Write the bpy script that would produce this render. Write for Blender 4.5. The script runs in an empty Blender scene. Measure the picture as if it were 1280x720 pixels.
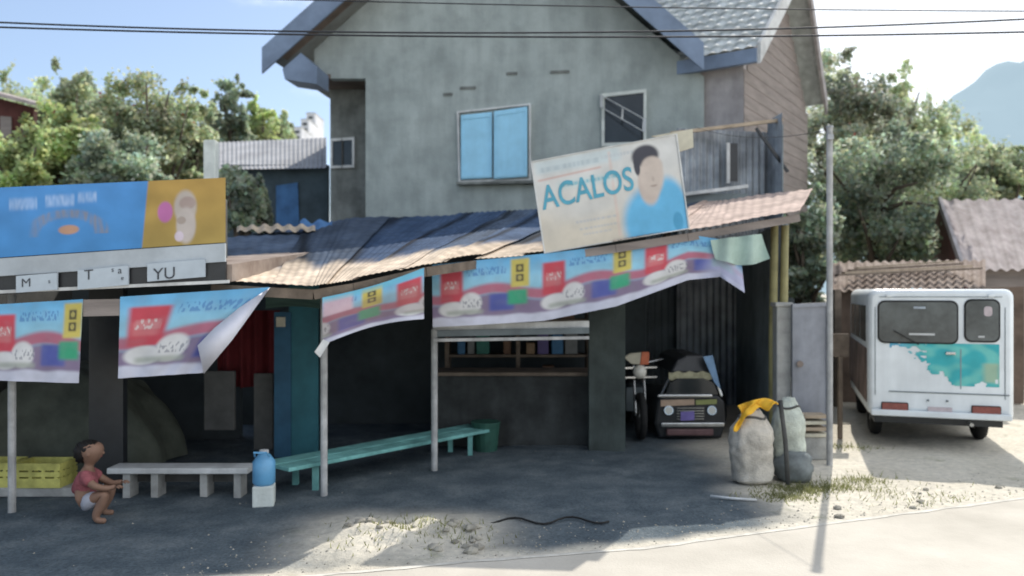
import bpy, bmesh, math, random
from mathutils import Vector, Matrix, noise
R = math.radians
rnd = random.Random(7)
scene = bpy.context.scene
col = scene.collection
F, HY, H = 1000.0, 366.0, 1.75

# ------------------------------------------------------------------ helpers
def P(px, py, Z):
    return Vector(((px-640)/F*Z, Z, H+(HY-py)/F*Z))
def G(px, py, z=0.0):
    Z = F*(H-z)/(py-HY)
    return Vector(((px-640)/F*Z, Z, z))
def XZ(px, Z):
    return Vector(((px-640)/F*Z, Z))
def V(px, py, a, b, off=0.0):
    """point on the vertical plane through plan points a, b"""
    a = Vector(a); b = Vector(b); d = (b-a).normalized()
    n = Vector((d.y, -d.x))
    if off: a = a+n*off
    k = (px-640)/F
    s = (k*a.y-a.x)/(d.x-k*d.y)
    Z = a.y+s*d.y
    return P(px, py, Z)

def tag(o, label=None, cat=None, group=None, kind=None):
    if label: o['label'] = label
    if cat: o['category'] = cat
    if group: o['group'] = group
    if kind: o['kind'] = kind
    return o
def thing(name, label, cat, loc=(0, 0, 0), rotz=0, group=None):
    o = bpy.data.objects.new(name, None); col.objects.link(o)
    o.location = loc; o.rotation_euler = (0, 0, rotz); o.empty_display_size = .2
    return tag(o, label, cat, group)
def copy_tree(o, parent=None):
    c = o.copy(); col.objects.link(c)
    if parent: c.parent = parent
    for ch in list(o.children): copy_tree(ch, c)
    return c

class MB:
    def __init__(s): s.v = []; s.f = []; s.c = None
    def add(s, vs, fs):
        n = len(s.v); s.v += [Vector(v) for v in vs]; s.f += [tuple(i+n for i in f) for f in fs]; return s
    def hexa(s, b, t):          # bottom 4, top 4 (same winding)
        return s.add(list(b)+list(t), [(3,2,1,0),(4,5,6,7),(0,1,5,4),(1,2,6,5),(2,3,7,6),(3,0,4,7)])
    def box(s, c, d, rz=0, m=None):
        c = Vector(c); x, y, z = d[0]/2, d[1]/2, d[2]/2
        q = Matrix.Rotation(rz, 3, 'Z') if m is None else m
        pts = [(-x,-y,-z),(x,-y,-z),(x,y,-z),(-x,y,-z),(-x,-y,z),(x,-y,z),(x,y,z),(-x,y,z)]
        pts = [c+q@Vector(p) for p in pts]
        return s.hexa(pts[:4], pts[4:])
    def prism(s, poly, ext):
        n = len(poly); ext = Vector(ext); a = [Vector(p) for p in poly]; b = [p+ext for p in a]
        fs = [tuple(range(n-1,-1,-1)), tuple(range(n,2*n))]+[(i,(i+1)%n,n+(i+1)%n,n+i) for i in range(n)]
        return s.add(a+b, fs)
    def quad(s, *p): return s.add(p, [tuple(range(len(p)))])
    def tube(s, pts, r, n=8, caps=True):
        pts = [Vector(p) for p in pts]; rs = r if isinstance(r, (list, tuple)) else [r]*len(pts)
        base = len(s.v); prev = None
        for i, p in enumerate(pts):
            t = (pts[min(i+1, len(pts)-1)]-pts[max(i-1, 0)]).normalized()
            u = t.orthogonal().normalized() if prev is None else (prev-t*prev.dot(t)).normalized()
            prev = u; w = t.cross(u)
            for k in range(n):
                a = 2*math.pi*k/n; s.v.append(p+(u*math.cos(a)+w*math.sin(a))*rs[i])
        for i in range(len(pts)-1):
            for k in range(n):
                a = base+i*n+k; b = base+i*n+(k+1)%n; s.f.append((a, b, b+n, a+n))
        if caps:
            s.f.append(tuple(base+k for k in range(n-1,-1,-1))); e = base+(len(pts)-1)*n
            s.f.append(tuple(e+k for k in range(n)))
        return s
    def bar(s, a, b, w, h):
        """rectangular bar from a to b"""
        a = Vector(a); b = Vector(b); t = (b-a).normalized()
        up = Vector((0,0,1)) if abs(t.z) < .9 else Vector((0,1,0))
        u = t.cross(up).normalized()*w/2; q = u.normalized().cross(t)*h/2
        return s.hexa([a-u-q,a+u-q,a+u+q,a-u+q],[b-u-q,b+u-q,b+u+q,b-u+q])
    def grid(s, fn, nu, nv, cf=None):
        base = len(s.v)
        for j in range(nv+1):
            for i in range(nu+1): s.v.append(Vector(fn(i/nu, j/nv)))
        if cf:
            if s.c is None: s.c = [None]*base
            s.c += [cf(i/nu, j/nv) for j in range(nv+1) for i in range(nu+1)]
        for j in range(nv):
            for i in range(nu):
                a = base+j*(nu+1)+i; s.f.append((a, a+1, a+nu+2, a+nu+1))
        return s
    def blob(s, c, r, nu=12, nv=8, amp=.1, seed=0, freq=2.0, e=1.0, squash=None):
        c = Vector(c); r = Vector(r); base = len(s.v)
        sg = lambda x: (1 if x >= 0 else -1)*abs(x)**e
        for j in range(nv+1):
            ph = math.pi*j/nv-math.pi/2
            for i in range(nu):
                th = 2*math.pi*i/nu
                d = Vector((sg(math.cos(ph))*sg(math.cos(th)), sg(math.cos(ph))*sg(math.sin(th)), sg(math.sin(ph))))
                k = 1+amp*noise.noise(d*freq+Vector((seed*7.3, seed*1.7, seed)))
                s.v.append(c+Vector((d.x*r.x, d.y*r.y, d.z*r.z))*k)
        for j in range(nv):
            for i in range(nu):
                a = base+j*nu+i; b = base+j*nu+(i+1)%nu; s.f.append((a, b, b+nu, a+nu))
        return s
    def build(s, name, m, parent=None, local=False, smooth=False, bevel=0, solid=0, sub=0):
        me = bpy.data.meshes.new(name)
        off = Vector((0, 0, 0)); inv = None
        if parent and not local:
            chain = []; p = parent
            while p: chain.append(p); p = p.parent
            mw = Matrix.Identity(4)
            for q in reversed(chain):
                mw = mw @ (Matrix.Translation(q.location) @ q.rotation_euler.to_matrix().to_4x4())
            inv = mw.inverted()
        vs = [inv@v for v in s.v] if inv else s.v
        me.from_pydata([tuple(v) for v in vs], [], s.f); me.update()
        if s.c:
            at = me.color_attributes.new('col', 'FLOAT_COLOR', 'POINT')
            for i, c in enumerate(s.c):
                c = c or (.5, .5, .5); at.data[i].color = (c[0], c[1], c[2], 1)
        bm = bmesh.new(); bm.from_mesh(me)
        if not s.c: bmesh.ops.remove_doubles(bm, verts=bm.verts, dist=1e-5)
        bmesh.ops.recalc_face_normals(bm, faces=bm.faces); bm.to_mesh(me); bm.free()
        if smooth:
            for f in me.polygons: f.use_smooth = True
        if m: me.materials.append(m)
        o = bpy.data.objects.new(name, me); col.objects.link(o)
        if parent: o.parent = parent
        if solid:
            md = o.modifiers.new('Solidify', 'SOLIDIFY'); md.thickness = solid; md.offset = 0
        if bevel:
            md = o.modifiers.new('Bevel', 'BEVEL'); md.width = bevel; md.segments = 2; md.limit_method = 'ANGLE'
        if sub:
            md = o.modifiers.new('Subsurf', 'SUBSURF'); md.levels = sub; md.render_levels = sub
        return o

def lin(r, g, b):
    f = lambda c: c/12.92 if c <= .04045 else ((c+.055)/1.055)**2.4
    return (f(r/255), f(g/255), f(b/255))

def mat(name, c, rough=.8, var=.25, scale=3.0, bump=.0, bscale=40, metal=0.0, c2=None, spec=.3, streak=None, stretch=None):
    m = bpy.data.materials.new(name); m.use_nodes = True
    nt = m.node_tree; b = nt.nodes['Principled BSDF']; L = nt.links.new
    b.inputs['Roughness'].default_value = rough; b.inputs['Metallic'].default_value = metal
    b.inputs['Specular IOR Level'].default_value = spec
    tc = nt.nodes.new('ShaderNodeTexCoord'); src = tc.outputs['Object']
    if stretch:
        mp = nt.nodes.new('ShaderNodeMapping'); mp.inputs['Scale'].default_value = stretch
        L(src, mp.inputs['Vector']); src = mp.outputs['Vector']
    n = nt.nodes.new('ShaderNodeTexNoise'); n.inputs['Scale'].default_value = scale
    n.inputs['Detail'].default_value = 6; n.inputs['Roughness'].default_value = .62
    L(src, n.inputs['Vector'])
    rp = nt.nodes.new('ShaderNodeValToRGB'); e = rp.color_ramp.elements
    lo = c2 if c2 else tuple(x*(1-var) for x in c)
    hi = tuple(min(1, x*(1+var*.6)) for x in c)
    e[0].position = .32; e[0].color = (*lo, 1); e[1].position = .68; e[1].color = (*hi, 1)
    L(n.outputs['Fac'], rp.inputs['Fac']); L(rp.outputs['Color'], b.inputs['Base Color'])
    if streak:
        mp2 = nt.nodes.new('ShaderNodeMapping'); mp2.inputs['Scale'].default_value = (1.8, 1.8, .22); L(tc.outputs['Object'], mp2.inputs['Vector'])
        n3 = nt.nodes.new('ShaderNodeTexNoise'); n3.inputs['Scale'].default_value = 1.6; n3.inputs['Detail'].default_value = 7; n3.inputs['Roughness'].default_value = .7; L(mp2.outputs['Vector'], n3.inputs['Vector'])
        n4 = nt.nodes.new('ShaderNodeTexNoise'); n4.inputs['Scale'].default_value = 3.5; n4.inputs['Detail'].default_value = 6; L(tc.outputs['Object'], n4.inputs['Vector'])
        av = nt.nodes.new('ShaderNodeMath'); av.operation = 'MULTIPLY'; L(n3.outputs['Fac'], av.inputs[0]); L(n4.outputs['Fac'], av.inputs[1])
        mr = nt.nodes.new('ShaderNodeMapRange'); mr.inputs['From Min'].default_value = .14; mr.inputs['From Max'].default_value = .34
        mr.inputs['To Min'].default_value = 1-streak; mr.inputs['To Max'].default_value = 1.06; L(av.outputs['Value'], mr.inputs['Value'])
        vm = nt.nodes.new('ShaderNodeVectorMath'); vm.operation = 'SCALE'; L(rp.outputs['Color'], vm.inputs[0]); L(mr.outputs['Result'], vm.inputs['Scale']); L(vm.outputs['Vector'], b.inputs['Base Color'])
    if bump:
        n2 = nt.nodes.new('ShaderNodeTexNoise'); n2.inputs['Scale'].default_value = bscale; n2.inputs['Detail'].default_value = 4
        L(src, n2.inputs['Vector'])
        bp = nt.nodes.new('ShaderNodeBump'); bp.inputs['Strength'].default_value = bump; bp.inputs['Distance'].default_value = .02
        L(n2.outputs['Fac'], bp.inputs['Height']); L(bp.outputs['Normal'], b.inputs['Normal'])
    return m

def mat_attr(name, rough=.7, var=.15, scale=6, trans=0.0, metal=0, spec=.3):
    m = bpy.data.materials.new(name); m.use_nodes = True
    nt = m.node_tree; b = nt.nodes['Principled BSDF']; L = nt.links.new
    at = nt.nodes.new('ShaderNodeAttribute'); at.attribute_name = 'col'
    tc = nt.nodes.new('ShaderNodeTexCoord')
    n = nt.nodes.new('ShaderNodeTexNoise'); n.inputs['Scale'].default_value = scale; n.inputs['Detail'].default_value = 5
    L(tc.outputs['Object'], n.inputs['Vector'])
    mr = nt.nodes.new('ShaderNodeMapRange'); mr.inputs['From Min'].default_value = .3; mr.inputs['From Max'].default_value = .7
    mr.inputs['To Min'].default_value = 1-var; mr.inputs['To Max'].default_value = 1+var
    L(n.outputs['Fac'], mr.inputs['Value'])
    vm = nt.nodes.new('ShaderNodeVectorMath'); vm.operation = 'SCALE'
    L(at.outputs['Color'], vm.inputs[0]); L(mr.outputs['Result'], vm.inputs['Scale'])
    L(vm.outputs['Vector'], b.inputs['Base Color'])
    b.inputs['Roughness'].default_value = rough; b.inputs['Metallic'].default_value = metal
    b.inputs['Specular IOR Level'].default_value = spec
    if trans:
        tr = nt.nodes.new('ShaderNodeBsdfTranslucent'); L(vm.outputs['Vector'], tr.inputs['Color'])
        mx = nt.nodes.new('ShaderNodeMixShader'); mx.inputs['Fac'].default_value = trans
        L(b.outputs['BSDF'], mx.inputs[1]); L(tr.outputs['BSDF'], mx.inputs[2])
        L(mx.outputs['Shader'], nt.nodes['Material Output'].inputs['Surface'])
    return m

# ------------------------------------------------------------------ materials
M = {}
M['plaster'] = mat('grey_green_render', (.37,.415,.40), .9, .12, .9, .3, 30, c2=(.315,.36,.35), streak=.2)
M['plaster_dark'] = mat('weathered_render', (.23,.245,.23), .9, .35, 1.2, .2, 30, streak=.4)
M['plaster_pink'] = mat('pinkish_grey_render', (.42,.39,.385), .9, .25, 1.0, .2, 30, streak=.3)
M['barge'] = mat('blue_grey_paint', (.20,.26,.36), .6, .25, 2)
M['soffit'] = mat('brown_plywood', (.17,.13,.105), .8, .4, 2)
M['white'] = mat('old_white_paint', (.62,.63,.62), .6, .15, 6, streak=.3)
M['shutter'] = mat('sky_blue_paint', (.34,.66,.86), .5, .06, 2, streak=.10)
M['glass'] = mat('dark_window_glass', (.025,.03,.033), .12, .3, 3, spec=.5)
M['pane'] = mat('van_window_glass', (.11,.125,.125), .12, .3, 2.2, spec=.6, c2=(.025,.03,.032))  # light and dark mottling stands in for reflections in the glass
M['tile'] = mat('pale_grey_roof_tile', (.52,.55,.54), .6, .3, 4, streak=.25)
M['boards'] = mat('brown_weatherboard', (.26,.225,.205), .85, .22, 1.5, .2, 20, stretch=(1,1,6))
M['galv'] = mat('galvanised_sheet', (.34,.37,.40), .5, .3, 2.5, metal=.3, streak=.4)
M['galv_dark'] = mat('dull_galvanised_sheet', (.16,.19,.20), .6, .35, 2.0, metal=.2)
M['rust'] = mat('rusty_sheet', (.30,.25,.215), .9, .4, 3, c2=(.18,.135,.11), spec=.1)
M['rust_pale'] = mat('faded_rusty_roof', (.40,.35,.335), .8, .3, 2.5, c2=(.29,.24,.225), streak=.25)
M['wood'] = mat('weathered_wood', (.17,.135,.105), .85, .4, 5, .2, 30)
M['wood_dark'] = mat('dark_wood', (.085,.085,.08), .85, .4, 4)
M['wood_pale'] = mat('pale_wood', (.42,.34,.25), .8, .3, 6)
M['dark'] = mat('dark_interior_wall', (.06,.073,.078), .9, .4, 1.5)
M['dark_red'] = mat('dark_red_paint', (.10,.035,.03), .8, .35, 2)
M['steel'] = mat('grey_steel', (.36,.37,.385), .45, .2, 8, metal=.35)
M['post'] = mat('painted_steel_post', (.46,.46,.45), .5, .25, 10, streak=.35)
M['concrete'] = mat('raw_concrete', (.38,.38,.36), .9, .3, 5, .3, 40)
M['concrete_pale'] = mat('whitewashed_concrete', (.62,.66,.62), .9, .2, 5, .2, 40)
M['gate'] = mat('grey_gate_paint', (.29,.305,.34), .5, .18, 3, metal=.1, streak=.3)
M['van_white'] = mat('white_van_paint', (.78,.82,.83), .3, .06, 1.5, spec=.5, streak=.12)
M['rubber'] = mat('black_rubber', (.02,.02,.02), .8, .3, 20)
M['black'] = mat('black_paint', (.02,.022,.025), .35, .3, 8, spec=.5)
M['chrome'] = mat('dull_chrome', (.55,.56,.56), .22, .15, 10, metal=.9)
M['tail'] = mat('faded_red_lens', (.26,.07,.055), .3, .25, 20, spec=.5)
M['plate'] = mat('licence_plate', (.55,.47,.48), .5, .15, 20)
M['yellow_cloth'] = mat('yellow_cloth', (.80,.45,.04), .9, .2, 9)
M['sack'] = mat('beige_woven_sack', (.58,.54,.47), .9, .22, 7, .6, 70, streak=.35)
M['sack_green'] = mat('greenish_woven_sack', (.58,.62,.54), .9, .22, 7, .6, 70, streak=.35)
M['bag_grey'] = mat('dark_grey_plastic', (.17,.19,.19), .6, .4, 9)
M['curtain'] = mat('dark_red_curtain', (.13,.018,.022), .9, .3, 5)
M['teal'] = mat('dark_teal_paint', (.03,.13,.16), .6, .3, 3)
M['teal_light'] = mat('turquoise_paint', (.24,.55,.52), .7, .18, 6, c2=(.15,.38,.36), streak=.4)
M['teal_blue'] = mat('dull_blue_paint', (.03,.10,.17), .6, .3, 3)
M['crate'] = mat('yellow_plastic', (.55,.52,.15), .6, .3, 9, streak=.4)
M['tarp_olive'] = mat('olive_tarpaulin', (.085,.095,.075), .8, .35, 4, .3, 15)
M['tarp_blue'] = mat('blue_tarpaulin', (.05,.14,.30), .6, .3, 4)
M['jug'] = mat('blue_plastic', (.14,.38,.62), .35, .15, 6, spec=.5)
M['cream_board'] = mat('cream_board', (.56,.53,.42), .8, .2, 5)
M['cloth_pale'] = mat('pale_aqua_cloth', (.40,.52,.46), .9, .2, 4)
M['skin'] = mat('skin', (.22,.13,.09), .6, .1, 10)
M['hair'] = mat('dark_hair', (.012,.010,.009), .6, .3, 30)
M['red_shirt'] = mat('faded_red_shirt', (.27,.085,.095), .9, .35, 18, .5, 30)
M['shorts'] = mat('pale_shorts', (.36,.37,.42), .9, .2, 10)
M['wire'] = mat('black_cable', (.03,.033,.04), .7, .2, 3)
M['bark'] = mat('bark', (.10,.08,.06), .95, .4, 8, .4, 25)
M['town'] = mat('distant_pale_wall', (.60,.61,.64), .9, .2, .2)
M['attr'] = mat_attr('printed_vinyl', .55, .10, 5)
M['attr_roof'] = mat_attr('old_roof_sheet', .85, .25, 7, metal=0, spec=.08)
M['leaf'] = mat_attr('leaves', .55, .25, 1.2, trans=.58, spec=.3)
M['letter_teal'] = mat('teal_print', (.10,.36,.48), .6, .2, 8)
M['letter_grey'] = mat('grey_print', (.40,.45,.50), .6, .25, 8)
M['letter_dark'] = mat('dark_print', (.06,.065,.075), .6, .3, 8)
M['letter_pale'] = mat('pale_print', (.36,.50,.70), .6, .3, 8)
M['stone'] = mat('dusty_stone', (.36,.335,.28), .95, .35, 8, .5, 30)
M['green_bin'] = mat('dull_green_plastic', (.03,.10,.075), .6, .3, 4)
M['purple'] = mat('violet_plate', (.20,.16,.42), .4, .2, 8)
M['orange'] = mat('orange_paint', (.55,.15,.07), .45, .2, 8)
M['lamp_glass'] = mat('lamp_glass', (.7,.68,.6), .2, .1, 8, spec=.6)

# ------------------------------------------------------------------ world, sun, camera
AZ, EL = math.atan2(.39, .92), R(45.6)
w = bpy.data.worlds.new('World'); scene.world = w; w.use_nodes = True
nt = w.node_tree; L = nt.links.new; bg = nt.nodes['Background']
sky = nt.nodes.new('ShaderNodeTexSky'); sky.sky_type = 'NISHITA'; sky.sun_disc = False
sky.sun_elevation = EL; sky.sun_rotation = AZ; sky.air_density = 1.0; sky.dust_density = .8; sky.ozone_density = 3.0
tc = nt.nodes.new('ShaderNodeTexCoord')
mp = nt.nodes.new('ShaderNodeMapping'); mp.inputs['Scale'].default_value = (1, 1, 2.2); L(tc.outputs['Generated'], mp.inputs['Vector'])
cn = nt.nodes.new('ShaderNodeTexNoise'); cn.inputs['Scale'].default_value = 3.2; cn.inputs['Detail'].default_value = 7; cn.inputs['Roughness'].default_value = .55
L(mp.outputs['Vector'], cn.inputs['Vector'])
sx = nt.nodes.new('ShaderNodeSeparateXYZ'); L(tc.outputs['Generated'], sx.inputs['Vector'])
ma = nt.nodes.new('ShaderNodeMath'); ma.operation = 'MULTIPLY_ADD'; ma.inputs[1].default_value = .42
L(sx.outputs['X'], ma.inputs[0]); L(cn.outputs['Fac'], ma.inputs[2])
cr = nt.nodes.new('ShaderNodeMapRange'); cr.interpolation_type = 'SMOOTHSTEP'
cr.inputs['From Min'].default_value = .41; cr.inputs['From Max'].default_value = .585; cr.inputs['To Min'].default_value = .10; cr.inputs['To Max'].default_value = .97
L(ma.outputs['Value'], cr.inputs['Value'])
mx = nt.nodes.new('ShaderNodeMix'); mx.data_type = 'RGBA'
L(cr.outputs['Result'], mx.inputs['Factor']); L(sky.outputs['Color'], mx.inputs['A']); mx.inputs['B'].default_value = (9.4, 9.9, 10.6, 1)
L(mx.outputs['Result'], bg.inputs['Color']); bg.inputs['Strength'].default_value = .15

sd = bpy.data.lights.new('sun', 'SUN'); sd.energy = 4.6; sd.angle = R(.5); sd.color = (1, .955, .88)
so = bpy.data.objects.new('sun', sd); col.objects.link(so)
dirv = Vector((math.sin(AZ)*math.cos(EL), math.cos(AZ)*math.cos(EL), math.sin(EL)))
so.rotation_euler = (-dirv).to_track_quat('-Z', 'Y').to_euler(); so.location = (6, 14, 15)

cd = bpy.data.cameras.new('camera'); cam = bpy.data.objects.new('camera', cd); col.objects.link(cam)
cam.location = (0, 0, H); cam.rotation_euler = (R(90), 0, 0)
cd.sensor_width = 36; cd.lens = F/1280*36; cd.shift_y = (HY-360)/1280; cd.clip_start = .05; cd.clip_end = 6000
cd.dof.use_dof = True; cd.dof.focus_distance = 4.0; cd.dof.aperture_fstop = 1.7
scene.camera = cam
scene.view_settings.view_transform = 'Standard'; scene.view_settings.look = 'None'; scene.view_settings.exposure = 0

# ------------------------------------------------------------------ ground, road, hill
edge = [(-60,-16),(-30,-5.5),(-14,.8),(-8,2.9),(-4.6,4.0),(-2.6,4.62),(-1.19,4.97),(-.21,5.24),(.88,5.49),(2.16,5.99),(4.38,6.84),(8,8.7),(14,12.4),(30,23),(70,50)]
def edge_y(x):
    for (x0, y0), (x1, y1) in zip(edge, edge[1:]):
        if x0 <= x <= x1: return y0+(y1-y0)*(x-x0)/(x1-x0)
    return edge[0][1] if x < edge[0][0] else edge[-1][1]
def ss(a, b, x):
    t = max(0, min(1, (x-a)/(b-a))); return t*t*(3-2*t)
def gz(x, y):
    d = y-edge_y(x)
    if d < .05: return 0
    k = ss(.05, .5, d)
    patch = math.exp(-((x+.85)/.75)**2-((y-5.75)/.45)**2)
    n = noise.noise(Vector((x*1.3, y*1.3, 0)))*.02+noise.noise(Vector((x*5, y*5, 3)))*.010
    n2 = noise.noise(Vector((x*6, y*7, 9)))*.05+.035
    return k*(max(-.02, n)+patch*max(0, n2*1.7))
def ground_mat():
    m = bpy.data.materials.new('dusty_earth'); m.use_nodes = True
    nt = m.node_tree; L = nt.links.new; b = nt.nodes['Principled BSDF']; b.inputs['Roughness'].default_value = .95
    b.inputs['Specular IOR Level'].default_value = .1
    tc = nt.nodes.new('ShaderNodeTexCoord')
    def nz(s, d=6):
        n = nt.nodes.new('ShaderNodeTexNoise'); n.inputs['Scale'].default_value = s; n.inputs['Detail'].default_value = d
        n.inputs['Roughness'].default_value = .65; L(tc.outputs['Object'], n.inputs['Vector']); return n
    def ramp(n, stops):
        r = nt.nodes.new('ShaderNodeValToRGB'); e = r.color_ramp.elements
        while len(e) < len(stops): e.new(.5)
        for q, (p, c) in zip(e, stops): q.position = p; q.color = (*c, 1)
        L(n.outputs['Fac'], r.inputs['Fac']); return r
    def mix(a, bb, f, t='MIX'):
        x = nt.nodes.new('ShaderNodeMix'); x.data_type = 'RGBA'; x.blend_type = t
        L(a, x.inputs['A']); L(bb, x.inputs['B'])
        if isinstance(f, float): x.inputs['Factor'].default_value = f
        else: L(f, x.inputs['Factor'])
        return x.outputs['Result']
    big = ramp(nz(.9), [(.3,(.54,.50,.415)),(.52,(.66,.615,.52)),(.7,(.71,.665,.575))])
    fine = ramp(nz(14), [(.3,(.66,.66,.66)),(.65,(1.05,1.03,1))])
    c = mix(big.outputs['Color'], fine.outputs['Color'], .8, 'MULTIPLY')
    gr = ramp(nz(2.3), [(.60,(0,0,0)),(.72,(.7,.7,.7))]); gc = ramp(nz(40), [(.35,(.17,.18,.10)),(.65,(.34,.33,.20))])
    c = mix(c, gc.outputs['Color'], gr.outputs['Color'])
    # shade of the shops painted into the forecourt earth as dark blue-grey
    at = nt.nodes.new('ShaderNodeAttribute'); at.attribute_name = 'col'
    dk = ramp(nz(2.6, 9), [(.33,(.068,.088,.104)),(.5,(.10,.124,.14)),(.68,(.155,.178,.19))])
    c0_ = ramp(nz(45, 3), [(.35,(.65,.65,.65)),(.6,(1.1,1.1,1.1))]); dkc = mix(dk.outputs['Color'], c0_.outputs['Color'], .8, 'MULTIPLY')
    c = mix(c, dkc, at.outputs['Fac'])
    L(c, b.inputs['Base Color'])
    bp = nt.nodes.new('ShaderNodeBump'); bp.inputs['Strength'].default_value = .6; bp.inputs['Distance'].default_value = .03
    L(nz(25).outputs['Fac'], bp.inputs['Height']); L(bp.outputs['Normal'], b.inputs['Normal'])
    return m
g = MB(); g.c = []
def axis(lo, a, b, hi, n, far):
    out = [lo*(1-(i/far)**.5)+a*(i/far)**.5 for i in range(far)]
    out += [a+(b-a)*i/n for i in range(n)]
    out += [b+(hi-b)*(i/far)**2 for i in range(far+1)]
    return out
xs = axis(-1500, -9, 9, 1500, 260, 14); ys = axis(-300, 3.2, 12, 3000, 160, 14)
for y in ys:
    for x in xs:
        g.v.append(Vector((x, y, gz(x, y))))
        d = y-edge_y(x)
        k = ss(.02, .22, d+.10*noise.noise(Vector((x*3, y*3, 5))))*(1-ss(1.75, 2.45, x+.3*noise.noise(Vector((x, y*1.5, 8)))))  # painted forecourt shade, from the road edge to the sunlit verge
        k *= 1-.97*math.exp(-(((x+.80)/.75)**2)**2-(((y-5.72)/.6)**2)**2)  # keeps the sunlit earth patch out of the painted shade
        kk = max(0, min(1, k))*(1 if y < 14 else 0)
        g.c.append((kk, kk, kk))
nx = len(xs)
for j in range(len(ys)-1):
    for i in range(nx-1):
        a = j*nx+i; g.f.append((a, a+1, a+nx+1, a+nx))
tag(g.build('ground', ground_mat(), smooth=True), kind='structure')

rd = MB()
n = len(edge)
far = [(x+ (3.0 if x > 0 else 2.0), y-7.2) for x, y in edge]
rd.add([(x, y, .006) for x, y in edge]+[(x, y, .006) for x, y in far], [(i, i+1, n+i+1, n+i) for i in range(n-1)])
M['road'] = mat('dusty_concrete_road', (.54,.50,.43), .9, .13, .9, .2, 60, c2=(.43,.395,.335))
tag(rd.build('road', M['road']), kind='structure')
el = MB()
pts = [p for p in edge if -9 < p[0] < 31]
def dense(pts, k=10):
    o = []
    for a, b in zip(pts, pts[1:]):
        for i in range(k): o.append((a[0]+(b[0]-a[0])*i/k, a[1]+(b[1]-a[1])*i/k))
    return o+[pts[-1]]
pts = dense(pts)
m_ = len(pts)
el.add([(x, y-.02+.012*noise.noise(Vector((x*4, 0, 1))), .009) for x, y in pts]+[(x+.02, y-.055+.03*noise.noise(Vector((x*5, 2, 1))), .009) for x, y in pts], [(i, i+1, m_+i+1, m_+i) for i in range(m_-1)])
tag(el.build('edge_line', mat('worn_white_line', (.60,.57,.50), .9, .25, 9)), kind='structure')

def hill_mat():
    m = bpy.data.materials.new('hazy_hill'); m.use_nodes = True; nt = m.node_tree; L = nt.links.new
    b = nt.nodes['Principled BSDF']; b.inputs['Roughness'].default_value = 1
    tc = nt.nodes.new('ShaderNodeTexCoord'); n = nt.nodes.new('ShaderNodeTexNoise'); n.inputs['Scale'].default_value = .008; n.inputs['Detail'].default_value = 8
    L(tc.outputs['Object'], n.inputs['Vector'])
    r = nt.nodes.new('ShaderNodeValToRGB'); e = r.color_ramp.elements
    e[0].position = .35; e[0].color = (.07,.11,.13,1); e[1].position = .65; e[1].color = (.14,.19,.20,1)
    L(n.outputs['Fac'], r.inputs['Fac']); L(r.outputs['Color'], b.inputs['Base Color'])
    em = nt.nodes.new('ShaderNodeEmission'); em.inputs['Color'].default_value = (.54,.72,.84,1); em.inputs['Strength'].default_value = 1.0  # pale blue glow stands in for the haze before the hill
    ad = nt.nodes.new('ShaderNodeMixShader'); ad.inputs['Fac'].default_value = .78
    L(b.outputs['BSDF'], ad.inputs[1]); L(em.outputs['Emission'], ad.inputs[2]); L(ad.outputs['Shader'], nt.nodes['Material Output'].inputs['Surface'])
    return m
def hill_h(x, y):
    r = [(-400,0),(500,60),(640,330),(700,380),(800,448),(905,520),(1000,572),(1200,660),(1600,700),(2300,300),(3000,0)]
    h = 0
    for (x0,h0),(x1,h1) in zip(r, r[1:]):
        if x0 <= x <= x1: h = h0+(h1-h0)*(x-x0)/(x1-x0)
    k = math.exp(-((y-1500)/420)**2)
    return max(0, h*k*.78*(1+.10*noise.noise(Vector((x*.006, y*.006, 0)))+.05*noise.noise(Vector((x*.03, y*.03, 1)))))-4
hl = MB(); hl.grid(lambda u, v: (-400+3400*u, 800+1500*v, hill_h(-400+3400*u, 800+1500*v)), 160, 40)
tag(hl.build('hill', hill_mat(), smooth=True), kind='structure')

# ------------------------------------------------------------------ house
hz = thing('concrete_house', 'two-storey grey-green rendered house with steep gable and sky blue shutters', 'house', (-.3, 15, 0))
a, b = XZ(393, 15.5), XZ(880, 14.5)
d2 = (b-a).normalized(); nrm = Vector((-d2.y, d2.x, 0))   # points away from camera
def W(px, py, off=0): return V(px, py, a, b, off)
def zd(v, z): return Vector((v.x, v.y, z))
apex = W(612, -150)
wl = [zd(W(457,98),0), W(457,98), W(393,98), W(393,62), apex-Vector((0,0,.25)), W(880,96), zd(W(880,98),0)]
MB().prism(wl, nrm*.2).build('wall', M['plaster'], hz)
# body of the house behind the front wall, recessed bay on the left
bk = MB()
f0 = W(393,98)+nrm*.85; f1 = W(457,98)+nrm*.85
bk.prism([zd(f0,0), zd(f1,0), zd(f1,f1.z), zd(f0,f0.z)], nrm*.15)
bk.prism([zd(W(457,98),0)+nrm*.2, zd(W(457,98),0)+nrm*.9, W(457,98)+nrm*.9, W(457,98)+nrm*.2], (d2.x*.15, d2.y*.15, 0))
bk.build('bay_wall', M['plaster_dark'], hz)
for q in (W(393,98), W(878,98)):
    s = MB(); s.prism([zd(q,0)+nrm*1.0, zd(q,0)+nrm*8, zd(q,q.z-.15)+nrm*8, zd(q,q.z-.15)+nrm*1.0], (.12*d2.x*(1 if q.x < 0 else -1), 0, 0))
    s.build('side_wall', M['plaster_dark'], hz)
MB().box(W(446,98,0)+nrm*.5+Vector((-.45,0,.06)), (1.1,.85,.08)).build('bay_soffit', M['soffit'], hz)
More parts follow.
